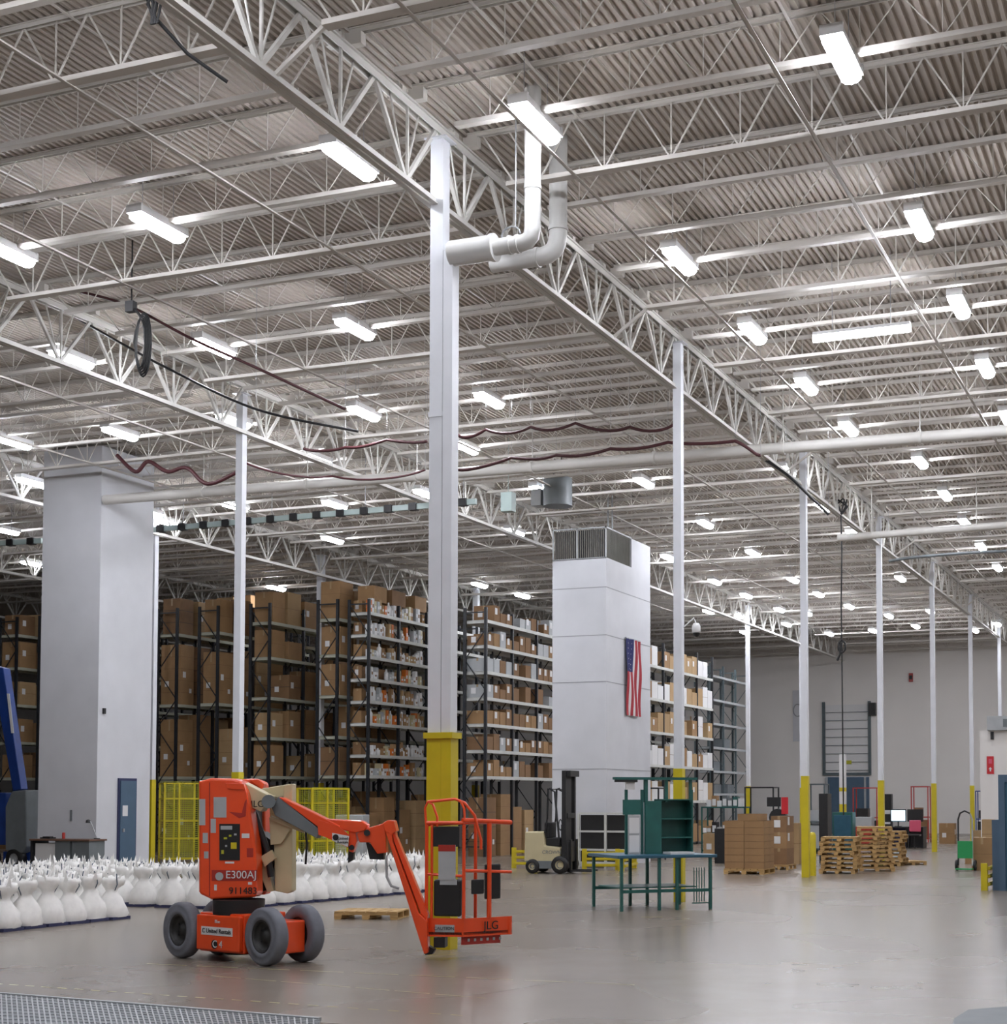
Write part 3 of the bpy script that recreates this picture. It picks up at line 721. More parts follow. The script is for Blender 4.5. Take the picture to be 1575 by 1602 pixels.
def sack(x, y, s, label, group):
    global nb_
    t = thing('tied_sack', label, 'sack', (x, y, 0), random.choice((0, math.pi/2, math.pi)), group); t.scale = (s, s, s*random.uniform(.94, 1.08))
    for n, me in random.choice(SK): inst(me, n, t)
    nb_ += 1
def block(xs, ys, label, group, keep=lambda x, y: True, slope=0):
    for i, x in enumerate(xs):
        for j, y in enumerate(ys):
            xx = x+slope*(y-ys[0]); u, v = px_of((xx, y, .3))
            if u < -25 or not keep(x, y): continue
            sack(xx+random.uniform(-.02, .02), y+random.uniform(-.02, .02), .90, f'white tied sack, {label}, {FST[i]} row, {FST[j]} from its near end', group)
def fr(a, b, st):
    out = []; x = a
    while x <= b+1e-6: out.append(x); x += st
    return out
block([-14.95-.52*q for q in range(0, 1)], fr(14.8, 18.5, .44), 'left front block', 'white sacks of the left front row')
block([-14.95-.52*q for q in range(1, 8)], fr(14.8, 18.7, .44), 'behind the left front row', 'white sacks behind the left front row')
block([-16.9-.56*q for q in range(0, 5)], fr(19.15, 22.6, .46), 'block before the left pillar', 'white sacks before the left pillar')
block([-14.55-.56*q for q in range(0, 1)], fr(20.5, 26.4, .46), 'front line behind the orange lift', 'white sacks of the row behind the lift', slope=.12)
block([-14.55-.56*q for q in range(1, 5)], fr(20.7, 26.6, .48), 'back rows behind the orange lift', 'white sacks at the back behind the lift', lambda x, y: not (x < -16.6 and y < 22.9), slope=.12)

# ---------------------------------------------------------------- pallets and floor goods
def pallet_mesh(w_=1.0, d_=1.0):
    m = MB()
    for q in range(6): m.box(-w_/2+q*w_/6+.012, -w_/2+(q+1)*w_/6-.012, -d_/2, d_/2, .105, .125)
    for y in (-d_/2+.03, 0, d_/2-.03):
        m.box(-w_/2, w_/2, y-.02, y+.02, .07, .105)
        for x in (-w_/2+.06, 0, w_/2-.06): m.box(x-.06, x+.06, y-.02, y+.02, .018, .07)
    for x in (-w_/2+.06, 0, w_/2-.06): m.box(x-.05, x+.05, -d_/2, d_/2, 0, .018)
    return m
PM = pallet_mesh().mesh('wooden_pallet', 'wood')
p = oz(582, 1436, 0)
o = inst(PM, 'wooden_pallet', None, p, .25, (.95, .7, .95)); tag(o, 'single flat wooden pallet lying alone on the floor behind the boom', 'pallet')
def pstack(x, y, n, label, rz=0, sc=1):
    for q in range(n):
        o = inst(PM, 'wooden_pallet', None, (x+random.uniform(-.05, .05), y+random.uniform(-.05, .05), q*.127*sc), rz+random.uniform(-.05, .05), (sc, sc, sc))
        tag(o, f'wooden pallet, {FST[q]} from the floor, {label}', 'pallet', 'stacked wooden pallets')
p = oz(1308, 1367, 0); pstack(p.x, p.y+.4, 8, 'stack right of the yellow third column', .1, .85)
p = oz(1352, 1364, 0); pstack(p.x+.1, p.y+.8, 10, 'middle stack of the three', .25, .85)
p = oz(1380, 1356, 0); pstack(p.x, p.y+.9, 9, 'right stack of the three', .0, .8)
p = oz(1398, 1355, 0); o = inst(PM, 'wooden_pallet', None, (p.x+.1, p.y+1.2, 0), .7, (.8, .8, .8)); tag(o, 'loose pallet sticking out at the right of the pallet stacks', 'pallet')
# carton pallet load
p = oz(1162, 1368, 0); bx, by = p.x, p.y+.55
o = inst(PM, 'wooden_pallet', None, (bx, by, 0), 0, (.98, .98, 1)); tag(o, 'wooden pallet under the strapped brown carton load left of the third column', 'pallet')
me, _ = carton_mesh(.4, .8, .2, 'carton3', False)
cbm = MB().box(-.235, .235, -.44, .44, 0, .158).box(-.237, .237, -.442, .442, .150, .158, 1).mesh('carton', ['carton', 'carton2'])
for r_ in range(7):
    for s in (0, 1):
        o = inst(cbm, 'carton', None, (bx-.24+.48*s, by, .127+r_*.16)); tag(o, f'flat carton, {FST[r_]} layer up, {"left" if s == 0 else "right"} half of the banded pallet load', 'carton', 'cartons of the floor pallet load')
o = inst(cbm, 'carton', None, (bx+.08, by, .127+7*.16)); tag(o, 'single flat carton on top of the pallet load', 'carton', 'cartons of the floor pallet load')
p = oz(1200, 1362, 0)
for q in range(3): place_carton(p.x+.15, p.y+.9, .127+q*.4, .4, .7, .4, f'brown carton, {FST[q]} up in the narrow pile right of the pallet load', 'cartons of the narrow pile')
o = inst(PM, 'wooden_pallet', None, (p.x+.15, p.y+.9, 0), 0, (.5, .8, 1)); tag(o, 'small pallet under the narrow carton pile', 'pallet')
for q, (u, v, hh, wd) in enumerate([(1222,1350,.9,.5), (1236,1352,1.1,.4), (1140,1345,.75,.6), (1110,1340,.7,.5), (1480,1320,.8,.6), (1535,1362,.75,.5), (1550,1352,1.2,.5), (1520,1352,.55,.4), (1530,1325,.6,.5)]):
    p = oz(u, v, 0); lb = ['right of the narrow pile', 'beside the third column', 'behind the pallet load', 'left behind the pallet load', 'by the far wall between yellow columns', 'by the hand truck', 'tall, beside the blue door frame', 'low, just behind the hand truck', 'behind the sixth yellow column'][q]
    place_carton(p.x, p.y+.4, 0, wd, .5, hh, f'brown carton standing on the floor {lb}', 'loose cartons on the floor')

# guard rails
def guard(a, b, label):
    a, b = Vector(a), Vector(b); t = thing('guard_rail', label, 'guard rail', a, math.atan2((b-a).y, (b-a).x)); L = (b-a).length
    for x in (0, L): MB().box(x-.06, x+.06, -.06, .06, 0, .52).obj('post', 'yellow', t)
    for z in (.12, .27, .42): MB().box(.03, L-.03, -.09, -.06, z-.035, z+.035).box(.03, L-.03, -.105, -.09, z-.015, z+.015).obj('rail', 'yellow', t)
guard(oz(804, 1358), oz(838, 1358), 'yellow guard rail left of the forklift')
guard(oz(914, 1361), oz(966, 1361), 'yellow guard rail right of the forklift')
guard(oz(972, 1363), oz(992, 1358), 'short yellow guard rail turning back beside the workbench')
guard(oz(1540, 1393), oz(1575, 1378), 'yellow guard rail at the right edge before the blue frame')
p = oz(1271, 1370, 0)
single(MB().lathe([(.085,0), (.085,.92), (.06,.98), (0,1.0)], 12), 'bollard', 'yellow', 'short yellow bollard standing right against the third column', 'bollard', p)

# ---------------------------------------------------------------- forklift
p = oz(866, 1366, 0); FA = R(5)
t = thing('forklift', 'cream and black forklift parked before the flag tower', 'forklift', p, FA)
S = .072*10/10
m = MB(); m.prism([(-.64,-.3,.28), (-.62,-.3,.98), (-.16,-.3,.98), (-.12,-.3,.66), (.26,-.3,.62), (.26,-.3,.22)], (0,.75,0)); m.obj('body', 'tan', t, .03)
MB().box(-.58, .30, -.32, .48, .12, .30).obj('chassis', 'grey', t)
MB().box(-.12, .22, -.22, .38, .64, .84).box(-.17, -.05, -.2, .36, .84, 1.2).obj('seat', 'black', t, .02)
MB().box(.18, .24, 0, .3, .7, 1.15).obj('dashboard', 'black', t); MB().tube([(.12+.0, .14+.13*math.cos(x*.785), 1.14+.13*math.sin(x*.785)) for x in range(9)], .012, 6).obj('steering_wheel', 'black', t)
m = MB()
for y in (-.24, .40):
    m.tube([(.22, y, .72), (.10, y, 1.92), (-.04, y, 2.0), (.02, y, 2.0)], .025, 6); m.tube([(-.14, y, .95), (-.08, y, 1.3), (-.06, y, 2.0)], .022, 6)
for x in (-.06, .0, .06, .12): m.bar((x, -.24, 1.98), (x, .40, 1.98), .02)
m.obj('overhead_guard', 'dark', t)
for y in (-.26, .42): MB().box(.30, .40, y-.05, y+.05, .05, 2.42).obj('mast', 'black', t)
MB().box(.30, .50, -.26, .42, 2.28, 2.42).box(.34, .44, -.2, .36, .3, .42).box(.34, .42, -.22, .38, 1.3, 1.42).box(.31, .36, -.08, .24, .2, 2.3).obj('mast_plate', 'black', t)
MB().box(.40, .46, -.3, .46, .28, .75).obj('carriage', 'dark', t)
for y in (-.16, .28): MB().box(.46, .50, y-.05, y+.05, .06, .8).box(.46, 1.0, y-.05, y+.05, .05, .09).obj('fork', 'dark', t)
def wheel(parent, x, y, z, r, wd, name='wheel', axis=0, tm='black', hm='tan', rim=.5, side=-1, ang=0):
    m = MB(); pr = [(r*rim, -wd/2), (r*.86, -wd/2), (r*.97, -wd*.36), (r, -wd*.2), (r, wd*.2), (r*.97, wd*.36), (r*.86, wd/2), (r*rim, wd/2)]
    mt = Matrix.Translation((x, y, z)) @ Matrix.Rotation(ang, 4, 'Z') @ Matrix.Rotation(math.pi/2, 4, 'X')
    m.lathe(pr, 32, 0, mt); w_ = m.obj(name, tm, parent)
    h = MB(); h.lathe([(0, -wd*.30), (r*.16, -wd*.30), (r*.18, -wd*.18), (r*rim*.8, -wd*.10), (r*rim, -wd*.42), (r*rim, wd*.42), (r*rim*.8, wd*.1), (0, wd*.2)], 24, 0, mt @ Matrix.Rotation(math.pi if side > 0 else 0, 4, 'X'))
    h.obj('hub', hm, w_); return w_
wheel(t, -.42, -.30, .17, .17, .14); wheel(t, -.42, .46, .17, .17, .14); wheel(t, .26, -.30, .21, .21, .16); wheel(t, .26, .46, .21, .21, .16)
text('CROWN', 'lettering', 'grey', t, (.05, -.305, .50), (1,0,0), (0,0,1), .12)

def tyre(parent, x, y, z, r, wd, side, ang):
    mt = Matrix.Translation((x, y, z)) @ Matrix.Rotation(ang+(math.pi if side > 0 else 0), 4, 'Z') @ Matrix.Rotation(math.pi/2, 4, 'X')
    h = wd/2; m = MB()
    m.lathe([(r*.56, h*.75), (r*.58, h*.95), (r*.72, h), (r*.74, h*.93), (r*.88, h), (r*.94, h*.95), (r*.985, h*.72), (r, h*.45), (r, -h*.45), (r*.985, -h*.72), (r*.93, -h), (r*.58, -h), (r*.56, -h*.75)], 40, 0, mt)
    t_ = m.obj('wheel', 'tire', parent)
    MB().lathe([(r*.57, h*.85), (r*.52, h*.9), (r*.49, h*.55), (r*.46, h*.1), (r*.20, -.0), (r*.18, h*.35), (0, h*.38)], 30, 0, mt).obj('rim', 'rim', t_)
    MB().lathe([(r*.57, -h*.9), (0, -h*.7)], 20, 0, mt).obj('rim_back', 'dark', t_)
    b = MB()
    for q in range(5):
        a = q*1.2566; p = mt @ Vector((r*.32*math.cos(a), r*.32*math.sin(a), h*.12)); q2 = mt @ Vector((r*.32*math.cos(a), r*.32*math.sin(a), h*.0)); b.cyl(p, q2, .012, 6)
        if q < 5: b.obj('lug_nut', 'dark', t_); b = MB()
    return t_
# ---------------------------------------------------------------- teal workbench
A_ = oz(972, 1426, 0); B_ = oz(1111, 1422, 0)
t = thing('workbench', 'teal steel workbench with upright shelf tower beside the second column', 'workbench', A_, math.atan2((B_-A_).y, (B_-A_).x))
L = (B_-A_).length; D = 1.25; zt_ = .87
MB().box(-.08, L+.1, -.06, D, zt_-.05, zt_).obj('tabletop', 'tealblue', t, .01)
for x in (0, L*.42, L*.62, L):
    for y in (0, D-.06): MB().box(x-.022, x+.022, y-.022, y+.022, 0, zt_-.05).obj('leg', 'teal', t)
for y in (0, D-.06): MB().box(0, L, y-.015, y+.015, .28, .33).obj('stretcher', 'teal', t)
MB().box(L*.02, L*.9, .2, D-.2, .34, .36).obj('lower_shelf', 'teal', t)
m = MB(); [m.bar((L*.82+q*.045, .02, .12), (L*.82+q*.045, .02, .66), .012) for q in range(5)]; m.bar((L*.8, .02, .1), (L, .02, .1), .02); m.obj('wire_guard', 'teal', t)
for x in (L*.18, L*.36, L*.93):
    MB().box(x-.02, x+.02, .45, .49, zt_, 1.90).obj('upright', 'teal', t)
MB().box(L*.38, L*.56, .40, .46, zt_, 1.72).obj('back_panel', 'teal', t)
MB().box(L*.14, L*.34, .44, .47, 1.50, 1.74).obj('side_panel', 'teal', t)
MB().box(L*.56, L*.93, .66, .69, zt_, 1.74).obj('cabinet_back', 'teal', t)
for z in (1.12, 1.42, 1.73): MB().box(L*.56, L*.93, .42, .68, z, z+.02).obj('shelf', 'teal', t)
for x in (L*.56, L*.92): MB().box(x, x+.015, .42, .68, zt_, 1.74).obj('side_wall', 'teal', t)
MB().box(L*.04, L*.98, .40, .52, 2.06, 2.10).box(L*.38, L*.42, .44, .48, 1.7, 2.06).box(L*.62, L*.65, .44, .48, 1.7, 2.06).box(L*.9, L*.93, .44, .48, 1.7, 2.06).obj('top_rail', 'teal', t)
MB().box(L*.04, L*.28, .36, .44, 2.02, 2.06).box(L*.16, L*.26, .40, .43, 1.90, 2.02, 1).obj('light_fixture', ['dark', 'white'], t)
single(MB().box(-.10, .10, -.012, .012, 0, .62).box(-.085, .085, -.016, -.012, .03, .30, 1).box(-.085, .085, -.016, -.012, .33, .58, 1), 'notice_board', ['lgrey', 'white'], 'white notice sheets standing on the left of the teal workbench', 'notice', t.matrix_basis @ Vector((L*.22, .30, zt_+.004)), t.rotation_euler.z)
single(MB().box(-.21, .21, -.15, .15, 0, .035), 'paper_pad', 'white', 'white pad lying on the teal workbench top', 'paper', t.matrix_basis @ Vector((L*.70, .2, zt_+.003)), t.rotation_euler.z)

# ---------------------------------------------------------------- desk at the left pillar, blue machine
c = oz(100, 1382, 0); c = Vector((-24.35, 27.75, 0)); a_ = oy(55, 1312, 27.7); b_ = oy(149, 1312, 27.7)
t = thing('desk', 'brown topped office desk against the tall white left pillar', 'desk', (a_.x, 27.5, 0)); Ld = b_.x-a_.x; hz = a_.z
MB().box(0, Ld, 0, .6, hz-.04, hz).obj('top', 'brown', t, .005)
MB().box(.42*Ld, .66*Ld, .04, .56, .08, hz-.04).box(.70*Ld, .98*Ld, .04, .56, .08, hz-.04).obj('pedestal', 'grey', t)
MB().box(.02, .06, .03, .57, 0, hz-.04).obj('leg', 'dark', t); MB().box(Ld-.06, Ld-.02, .03, .57, 0, .1).obj('leg', 'dark', t)
MB().box(.10, .40*Ld, .1, .5, .02, hz-.1).obj('file_box', 'white', t)
single(MB().box(-.14, .14, -.1, .1, 0, .03).box(-.1, .1, -.06, .06, .03, .05), 'keyboard_tray', 'black', 'small black tray lying on the brown desk', 'tray', (a_.x+.32*1, 27.75, hz+.002))
single(MB().lathe([(.035,0), (.035,.13), (.03,.14), (0,.14)], 12), 'cup', 'red', 'small red cup on the brown desk', 'cup', (a_.x+.72, 27.8, hz+.002))
t = thing('desk_lamp', 'dark articulated desk lamp bent over the brown desk', 'lamp', (b_.x-.12, 27.9, hz+.002))
MB().lathe([(.07,0), (.07,.02), (0,.025)], 12).obj('base', 'dark', t); MB().tube([(0,0,.02), (-.18,0,.38), (-.25,0,.40)], .012, 6).obj('arm', 'lgrey', t); MB().lathe([(.06,-.03), (.05,.03), (0,.05)], 12, 0, Matrix.Translation((-.25,0,.39))).obj('shade', 'black', t)
# blue boom lift at the left edge
t = thing('blue_lift', 'blue lift machine with raised mast partly seen at the left picture edge', 'lift', (0, 0, 0)); yl = 30.0
m = MB(); m.prism([oy(u, v, yl) for u, v in ((-14,1040), (5,1045), (33,1235), (20,1238))], (0,.25,0)); m.obj('mast', 'blue', t, .02)
MB().prism([oy(u, v, yl-.01) for u, v in ((11,1085), (15,1085), (22,1147), (18,1147))], (0,-.01,0)).obj('decal', 'white', t)
m = MB(); m.prism([oy(u, v, yl-.2) for u, v in ((8,1330), (8,1262), (18,1238), (40,1236), (41,1325), (35,1335))], (0,.7,0)); m.obj('control_cabinet', 'grey', t, .03)
MB().prism([oy(u, v, yl) for u, v in ((-40,1240), (9,1240), (9,1322), (-40,1322))], (0,.8,0)).obj('body', 'blue', t, .02)
MB().box(-27.8+0, -25.9, yl, yl+.8, .1, .45).obj('chassis', 'blue', t)
wheel(t, oy(-10, 1340, yl).x, yl-.1, .28, .28, .2, hm='lgrey'); wheel(t, oy(30, 1340, yl).x, yl-.1, .28, .28, .2, hm='lgrey')

# ---------------------------------------------------------------- things in the distance at the right
def frame_cart(u0, u1, vb, vt, mat, label, name='wire_cart', filled=None):
    a, b = oz(u0, vb, 0), oz(u1, vb, 0); b = oy(u1, vb, a.y); zt = oy(u0, vt, a.y).z; L = b.x-a.x
    t = thing(name, label, 'cart', (a.x, a.y, 0)); m = MB()
    for x in (0, L):
        for y in (0, .6): m.box(x-.02, x+.02, y-.02, y+.02, 0, zt)
    for z in (.15, zt*.45, zt-.02):
        for y in (0, .6): m.box(0, L, y-.02, y+.02, z-.02, z+.02)
        for x in (0, L): m.box(x-.02, x+.02, 0, .6, z-.02, z+.02)
    m.obj('frame', mat, t); MB().box(0, L, 0, .6, .13, .16).box(0, L, 0, .6, zt*.45-.01, zt*.45+.01).box(0, L, 0, .6, zt-.02, zt).obj('shelf', mat, t)
    if filled: MB().box(.05, L-.05, .05, .55, .17, zt*.4).box(.1, L*.6, .1, .5, zt*.46+.01, zt*.62).obj('contents', filled, t)
frame_cart(1166, 1210, 1342, 1231, 'dark', 'tall dark framed cart standing behind the pallet load', filled='black')
frame_cart(1262, 1290, 1335, 1226, 'bluerack', 'tall grey framed cart seen right of the third column', filled='lgrey')
frame_cart(1335, 1372, 1318, 1232, 'red', 'red framed rack left of the fourth yellow column', filled='dark')
frame_cart(1426, 1452, 1318, 1230, 'red', 'red framed rack behind the computer desks', filled='carton2')
frame_cart(990, 1030, 1345, 1232, 'dark', 'black framed cart between the duct tower and the workbench')
frame_cart(1527, 1551, 1318, 1237, 'blue', 'dark blue cabinet rack near the right edge', filled='black')
frame_cart(1098, 1165, 1338, 1262, 'teal', 'teal packing table piled with goods behind the workbench')
for q, (u0, u1) in enumerate(((1393, 1418), (1420, 1444))):
    y = 55.0; a, b = oy(u0, 1330, y), oy(u1, 1330, y); L = b.x-a.x
    t = thing('computer_desk', f'{"left" if q == 0 else "right"} dark desk of the two computer desks in the distance', 'desk', (a.x, y, 0))
    MB().box(0, L, 0, .7, .72, .76).obj('top', 'dark', t); MB().box(.02, L-.02, .3, .66, .02, .72).obj('cabinet', 'black' if q else 'navy', t); MB().box(0, .04, 0, .7, 0, .72).obj('leg', 'dark', t); MB().box(L-.04, L, 0, .7, 0, .72).obj('leg', 'dark', t)
    m = thing('monitor', ['computer monitor with a pale blue lit screen', 'dark computer monitor on the right far desk'][q], 'monitor', (a.x+L*.4, y+.3, .763))
    MB().box(-.12, .12, -.08, .08, 0, .02).box(-.02, .02, -.02, .02, .02, .2).obj('stand', 'black', m); MB().box(-.28, .28, 0, .05, .18, .62).obj('casing', 'black', m); MB().box(-.25, .25, -.006, 0, .21, .59).obj('screen', 'screen' if q == 0 else 'black', m)
def simple(u, v, boxes, mats, name, label, cat, dy=0, rz=0, bevel=.01):
    p = oz(u, v, 0); p.y += dy; m = MB(); [m.box(*b) for b in boxes]
    return single(m, name, mats, label, cat, p, rz, bevel=bevel)
p = oz(1436, 1328, 0)
t = thing('office_chair', 'office chair with pink cushion by the far computer desk', 'chair', (oy(1430, 1330, 54.3).x, 54.3, 0))
MB().cyl((0,0,.08), (0,0,.45), .03, 8).obj('column', 'dark', t); MB().box(-.22, .22, -.22, .22, .45, .52).obj('seat', 'black', t, .02); MB().box(-.2, .2, .18, .24, .6, 1.0).obj('backrest', 'pink', t, .02)
m = MB(); [m.bar((0,0,.09), (.28*math.cos(a), .28*math.sin(a), .04), .03) for a in (0, 1.26, 2.5, 3.77, 5.0)]; m.obj('star_base', 'dark', t)
t = simple(1350, 1326, [(-.5,.5,0,.8,0,.12,0), (-.45,.45,.05,.75,.12,.75,1), (-.3,.3,.1,.6,.75,1.1,2)], ['wood', 'red', 'lgrey'], 'packing_station', 'packing table with red crates behind the wooden pallet stacks', 'table')
simple(1258+60, 1330, [(-.35,.35,0,.5,0,1.3,0), (-.30,.30,-.02,0,.1,1.2,1)], ['teal', 'tealblue'], 'teal_cabinet', 'teal cabinet in front of the loading door', 'cabinet')
simple(1281, 1334, [(-.3,.3,0,.5,0,.9,0), (-.25,.25,.05,.45,.9,1.25,1)], ['bluedoor', 'lgrey'], 'parts_washer', 'blue grey machine right of the third column in the distance', 'machine')
simple(1245, 1358, [(-.12,.12,0,.5,0,1.9,0)], ['black'], 'tall_locker', 'narrow black locker hidden behind the third column', 'locker', 3.0)
simple(1385, 1305, [(-.3,.3,0,.4,.0,2.0,0), (-.25,.25,-.02,0,1.0,1.2,1), (-.25,.25,-.02,0,.5,.6,1)], ['dark', 'white'], 'vending_machine', 'dark tall machine right of the fourth yellow column', 'machine')
simple(1160, 1345, [(-.5,.5,0,.6,0,.1,0), (-.48,-.02,.05,.55,.1,.75,1), (.02,.48,.05,.55,.1,.75,1)], ['wood', 'lgrey'], 'drum_pair', 'pale white boxes on a pallet behind the brown pallet load', 'pallet load', 2.2)
simple(1120, 1352, [(-.2,.2,0,.4,0,.95,0)], ['black'], 'trash_bin', 'black bin between the workbench and the pallet load', 'bin', .5)
t = thing('floor_fan', 'dark floor fan with a red sign right of the tall cart', 'fan', oz(1218, 1352, 0))
MB().cyl((0,0,0), (0,0,1.1), .03, 8).obj('pole', 'dark', t); MB().box(-.3,.3,-.2,.2,0,.12).obj('base', 'dark', t, .02); MB().cyl((0,-.1,1.25), (0,.1,1.25), .24, 16).obj('cage', 'dark', t); MB().box(.12,.3,-.14,-.11,1.35,1.8).obj('sign', 'brightred', t); MB().box(-.28,.1,-.14,-.11,1.55,1.8).obj('plate', 'black', t)
for q, (u, v, mt) in enumerate([(1265,1262,'white'), (1278,1272,'lgrey'), (1300,1255,'white'), (1135,1240,'white'), (1150,1238,'white'), (1165,1243,'lgrey'), (1210,1255,'dark'), (1100,1240,'white'), (1118,1242,'black')]):
    pass
# small goods on the packing table
a = oz(1098, 1338, 0); zt0 = oy(1098, 1262, a.y).z; stp = (oy(1165, 1338, a.y).x-a.x-.36)/6
for q in range(7):
    h = random.uniform(.15, .35); k = random.choice(['white', 'carton', 'black', 'orangep', 'lgrey', 'carton3'])
    single(MB().box(-.075, .075, -.15, .15, 0, h).box(-.06, .06, -.152, -.15, .03, h*.7, 1), 'parcel', [k, 'white'], f'small parcel on the packing table, {FST[q]} from left', 'parcel', (a.x+.18+q*stp, a.y+.3, zt0*.45+.012+0), 0, 'parcels on the packing table', bevel=.01)
    single(MB().box(-.075, .075, -.15, .15, 0, h).box(-.06, .06, -.152, -.15, .03, h*.7, 1), 'parcel', [random.choice(['white', 'carton', 'grey', 'teal']), 'white'], f'parcel on the upper frame of the packing table, {FST[q]} from left', 'parcel', (a.x+.18+q*stp, a.y+.3, zt0+.002), 0, 'parcels on the packing table', bevel=.01)
# sectional loading door high on the far wall
yw = FARY-.04
def W(u, v): return oy(u, v, yw)
a, b = W(1291, 1103), W(1358, 1206)
DP = 'white'
t = thing('loading_door', 'raised grey sectional loading door in dark tracks on the far wall', 'loading door')
n = 8; pz = (a.z-b.z)/n
for q in range(n): MB().box(a.x, b.x, yw-.02, yw+.03, b.z+q*pz+.01, b.z+(q+1)*pz-.012).box(a.x, b.x, yw-.028, yw-.02, b.z+q*pz+.02, b.z+q*pz+.05, 1).obj('panel', [DP, 'grey'], t)
MB().box(a.x-.16, a.x-.02, yw-.08, yw+.02, b.z-.1, a.z+.15).obj('track', 'bluerack', t); MB().box(b.x+.02, b.x+.16, yw-.08, yw+.02, b.z-.1, a.z+.15).obj('track', 'bluerack', t)
MB().box(a.x-.16, b.x+.16, yw-.08, yw+.02, b.z-.22, b.z-.08).obj('bottom_bar', 'bluerack', t)
MB().box(b.x+.1, b.x+.45, yw-.3, yw, a.z-.6, a.z+.05).obj('motor', 'black', t)
MB().box(a.x+.5*(b.x-a.x)-.25, a.x+.5*(b.x-a.x)+.25, yw-.035, yw-.028, b.z+.35, b.z+.55).obj('sticker', 'mesh', t)
t = thing('dock_opening', 'blue grey dock door panel below the raised loading door', 'door')
c0, c1_ = W(1292, 1210), W(1360, 1290)
MB().box(c0.x, c1_.x, yw-.06, yw+.03, 0, c0.z-.2).obj('panel', 'bluedoor', t); MB().box(c0.x-.02, c0.x+.1, yw-.11, yw-.06, 0, c0.z-.2).obj('guide', 'lgrey', t); MB().box(c1_.x-.25, c1_.x-.15, yw-.11, yw-.06, .8, c0.z-.2).obj('guide', 'lgrey', t)
simple(1319, 1320, [(-.12,.12,-.12,.12,0,1.55,1), (-.12,.12,-.12,.12,1.55,2.05,0), (-.12,.12,-.12,.12,2.05,2.2,1), (-.12,.12,-.12,.12,2.2,3.5,0)], ['white', 'yellow'], 'marker_post', 'white and yellow banded post before the loading door', 'post')
# banner, wall alarm, signs
p = W(1252, 1120)
t = thing('wall_banner', 'white hanging banner with a grey ring emblem on the far wall', 'banner', p)
MB().box(-.42, .42, 0, .03, -1.35, 1.35).obj('cloth', 'duct', t)
MB().tube([(.22*math.cos(x*math.pi/10)-.15, -.02, .3+.32*math.sin(x*math.pi/10)) for x in range(21)], .03, 6, caps=False).obj('emblem', 'seam', t)
p = W(1425, 1060)
single(MB().box(-.1, .1, -.1, 0, -.22, .22).box(-.07, .07, -.14, -.1, -.1, .1, 1), 'alarm_horn', ['red', 'black'], 'small dark red alarm on the far wall', 'alarm', p)
# right block with office wall
yo = 50.0; xo = oy(1533, 1200, yo).x; zo = oy(1550, 1143, yo).z
struct(MB().box(xo, 8, yo, yo+.2, 0, zo).box(xo, xo+.2, yo+.2, yo+12, 0, zo), 'wall_office', 'wall', 'low white office wall at the right edge')
p = oy(1549, 1197, yo)
t = thing('wall_sign', 'red and white fire point sign on the white wall at right', 'sign', (p.x, yo-.01, p.z))
MB().box(-.11, .11, -.01, 0, -.28, .28).obj('plate', 'brightred', t)
MB().box(-.05, .05, -.014, -.01, .05, .2).box(-.02, .02, -.016, -.012, .08, .17).obj('pictogram', 'pink', t)
MB().add([(0,-.014,-.06), (.055,-.014,-.13), (.022,-.014,-.13), (.022,-.014,-.2), (-.022,-.014,-.2), (-.022,-.014,-.13), (-.055,-.014,-.13)], [(0,1,2,3,4,5,6)]).obj('arrow', 'white', t)
p = oy(1552, 1151, yo); single(MB().box(-.05, .05, -.06, 0, -.12, .12), 'wall_speaker', 'black', 'small black device high on the white wall at right', 'device', (p.x, yo-.005, p.z), bevel=.01)
p = oy(1565, 1128, yo); single(MB().box(-.4, .6, -.5, .2, -.2, .25).box(.1, .5, -.52, -.5, -.1, .15, 1), 'roof_unit', ['lgrey', 'grey'], 'grey box unit on top of the white office wall', 'machine', (p.x, yo+.3, zo+.203))
p = oy(1557, 1300, yo-8)
t = thing('fire_extinguisher', 'red fire extinguisher beside the blue frame', 'fire extinguisher', (oz(1557, 1345).x, oz(1557, 1345).y, .42))
MB().lathe([(0,0), (.09,0), (.1,.03), (.1,.42), (.05,.5), (.03,.52), (.03,.56), (0,.56)], 14).obj('cylinder', 'brightred', t); MB().tube([(0,0,.55), (.08,0,.58), (.1,0,.4), (.1,-.02,.2)], .012, 6).obj('hose', 'black', t); MB().box(-.06,.08,-.015,.015,.56,.6).obj('handle', 'black', t)
MB().box(-.05,.05,-.102,-.1,.18,.34).obj('label_plate', 'white', t); MB().box(-.03,.03,-.03,.03,-.42,0).box(-.14,.14,-.14,.14,-.42,-.39).obj('stand', 'brightred', t)
q1 = oz(1560, 1385, 0); q1.y = 30.2; xa = oy(1562, 1300, 30.2).x
t = thing('door_frame_post', 'tall blue steel booth panel cut by the right picture edge', 'booth', (xa, 30.2, 0)); zb_ = oy(1568, 1212, 30.2).z
MB().box(0, .12, 0, .12, 0, zb_).box(.12, 1.5, 0, .10, zb_-.14, zb_).box(1.5, 1.6, 0, .1, 0, zb_).obj('frame', 'bluedoor', t)
MB().box(-.14, 0, .1, 3.0, 0, 1.35).obj('side_panel', 'bluedoor', t); MB().box(.12, 1.5, .03, .06, 0, zb_-.14).obj('panel', 'tealblue', t)
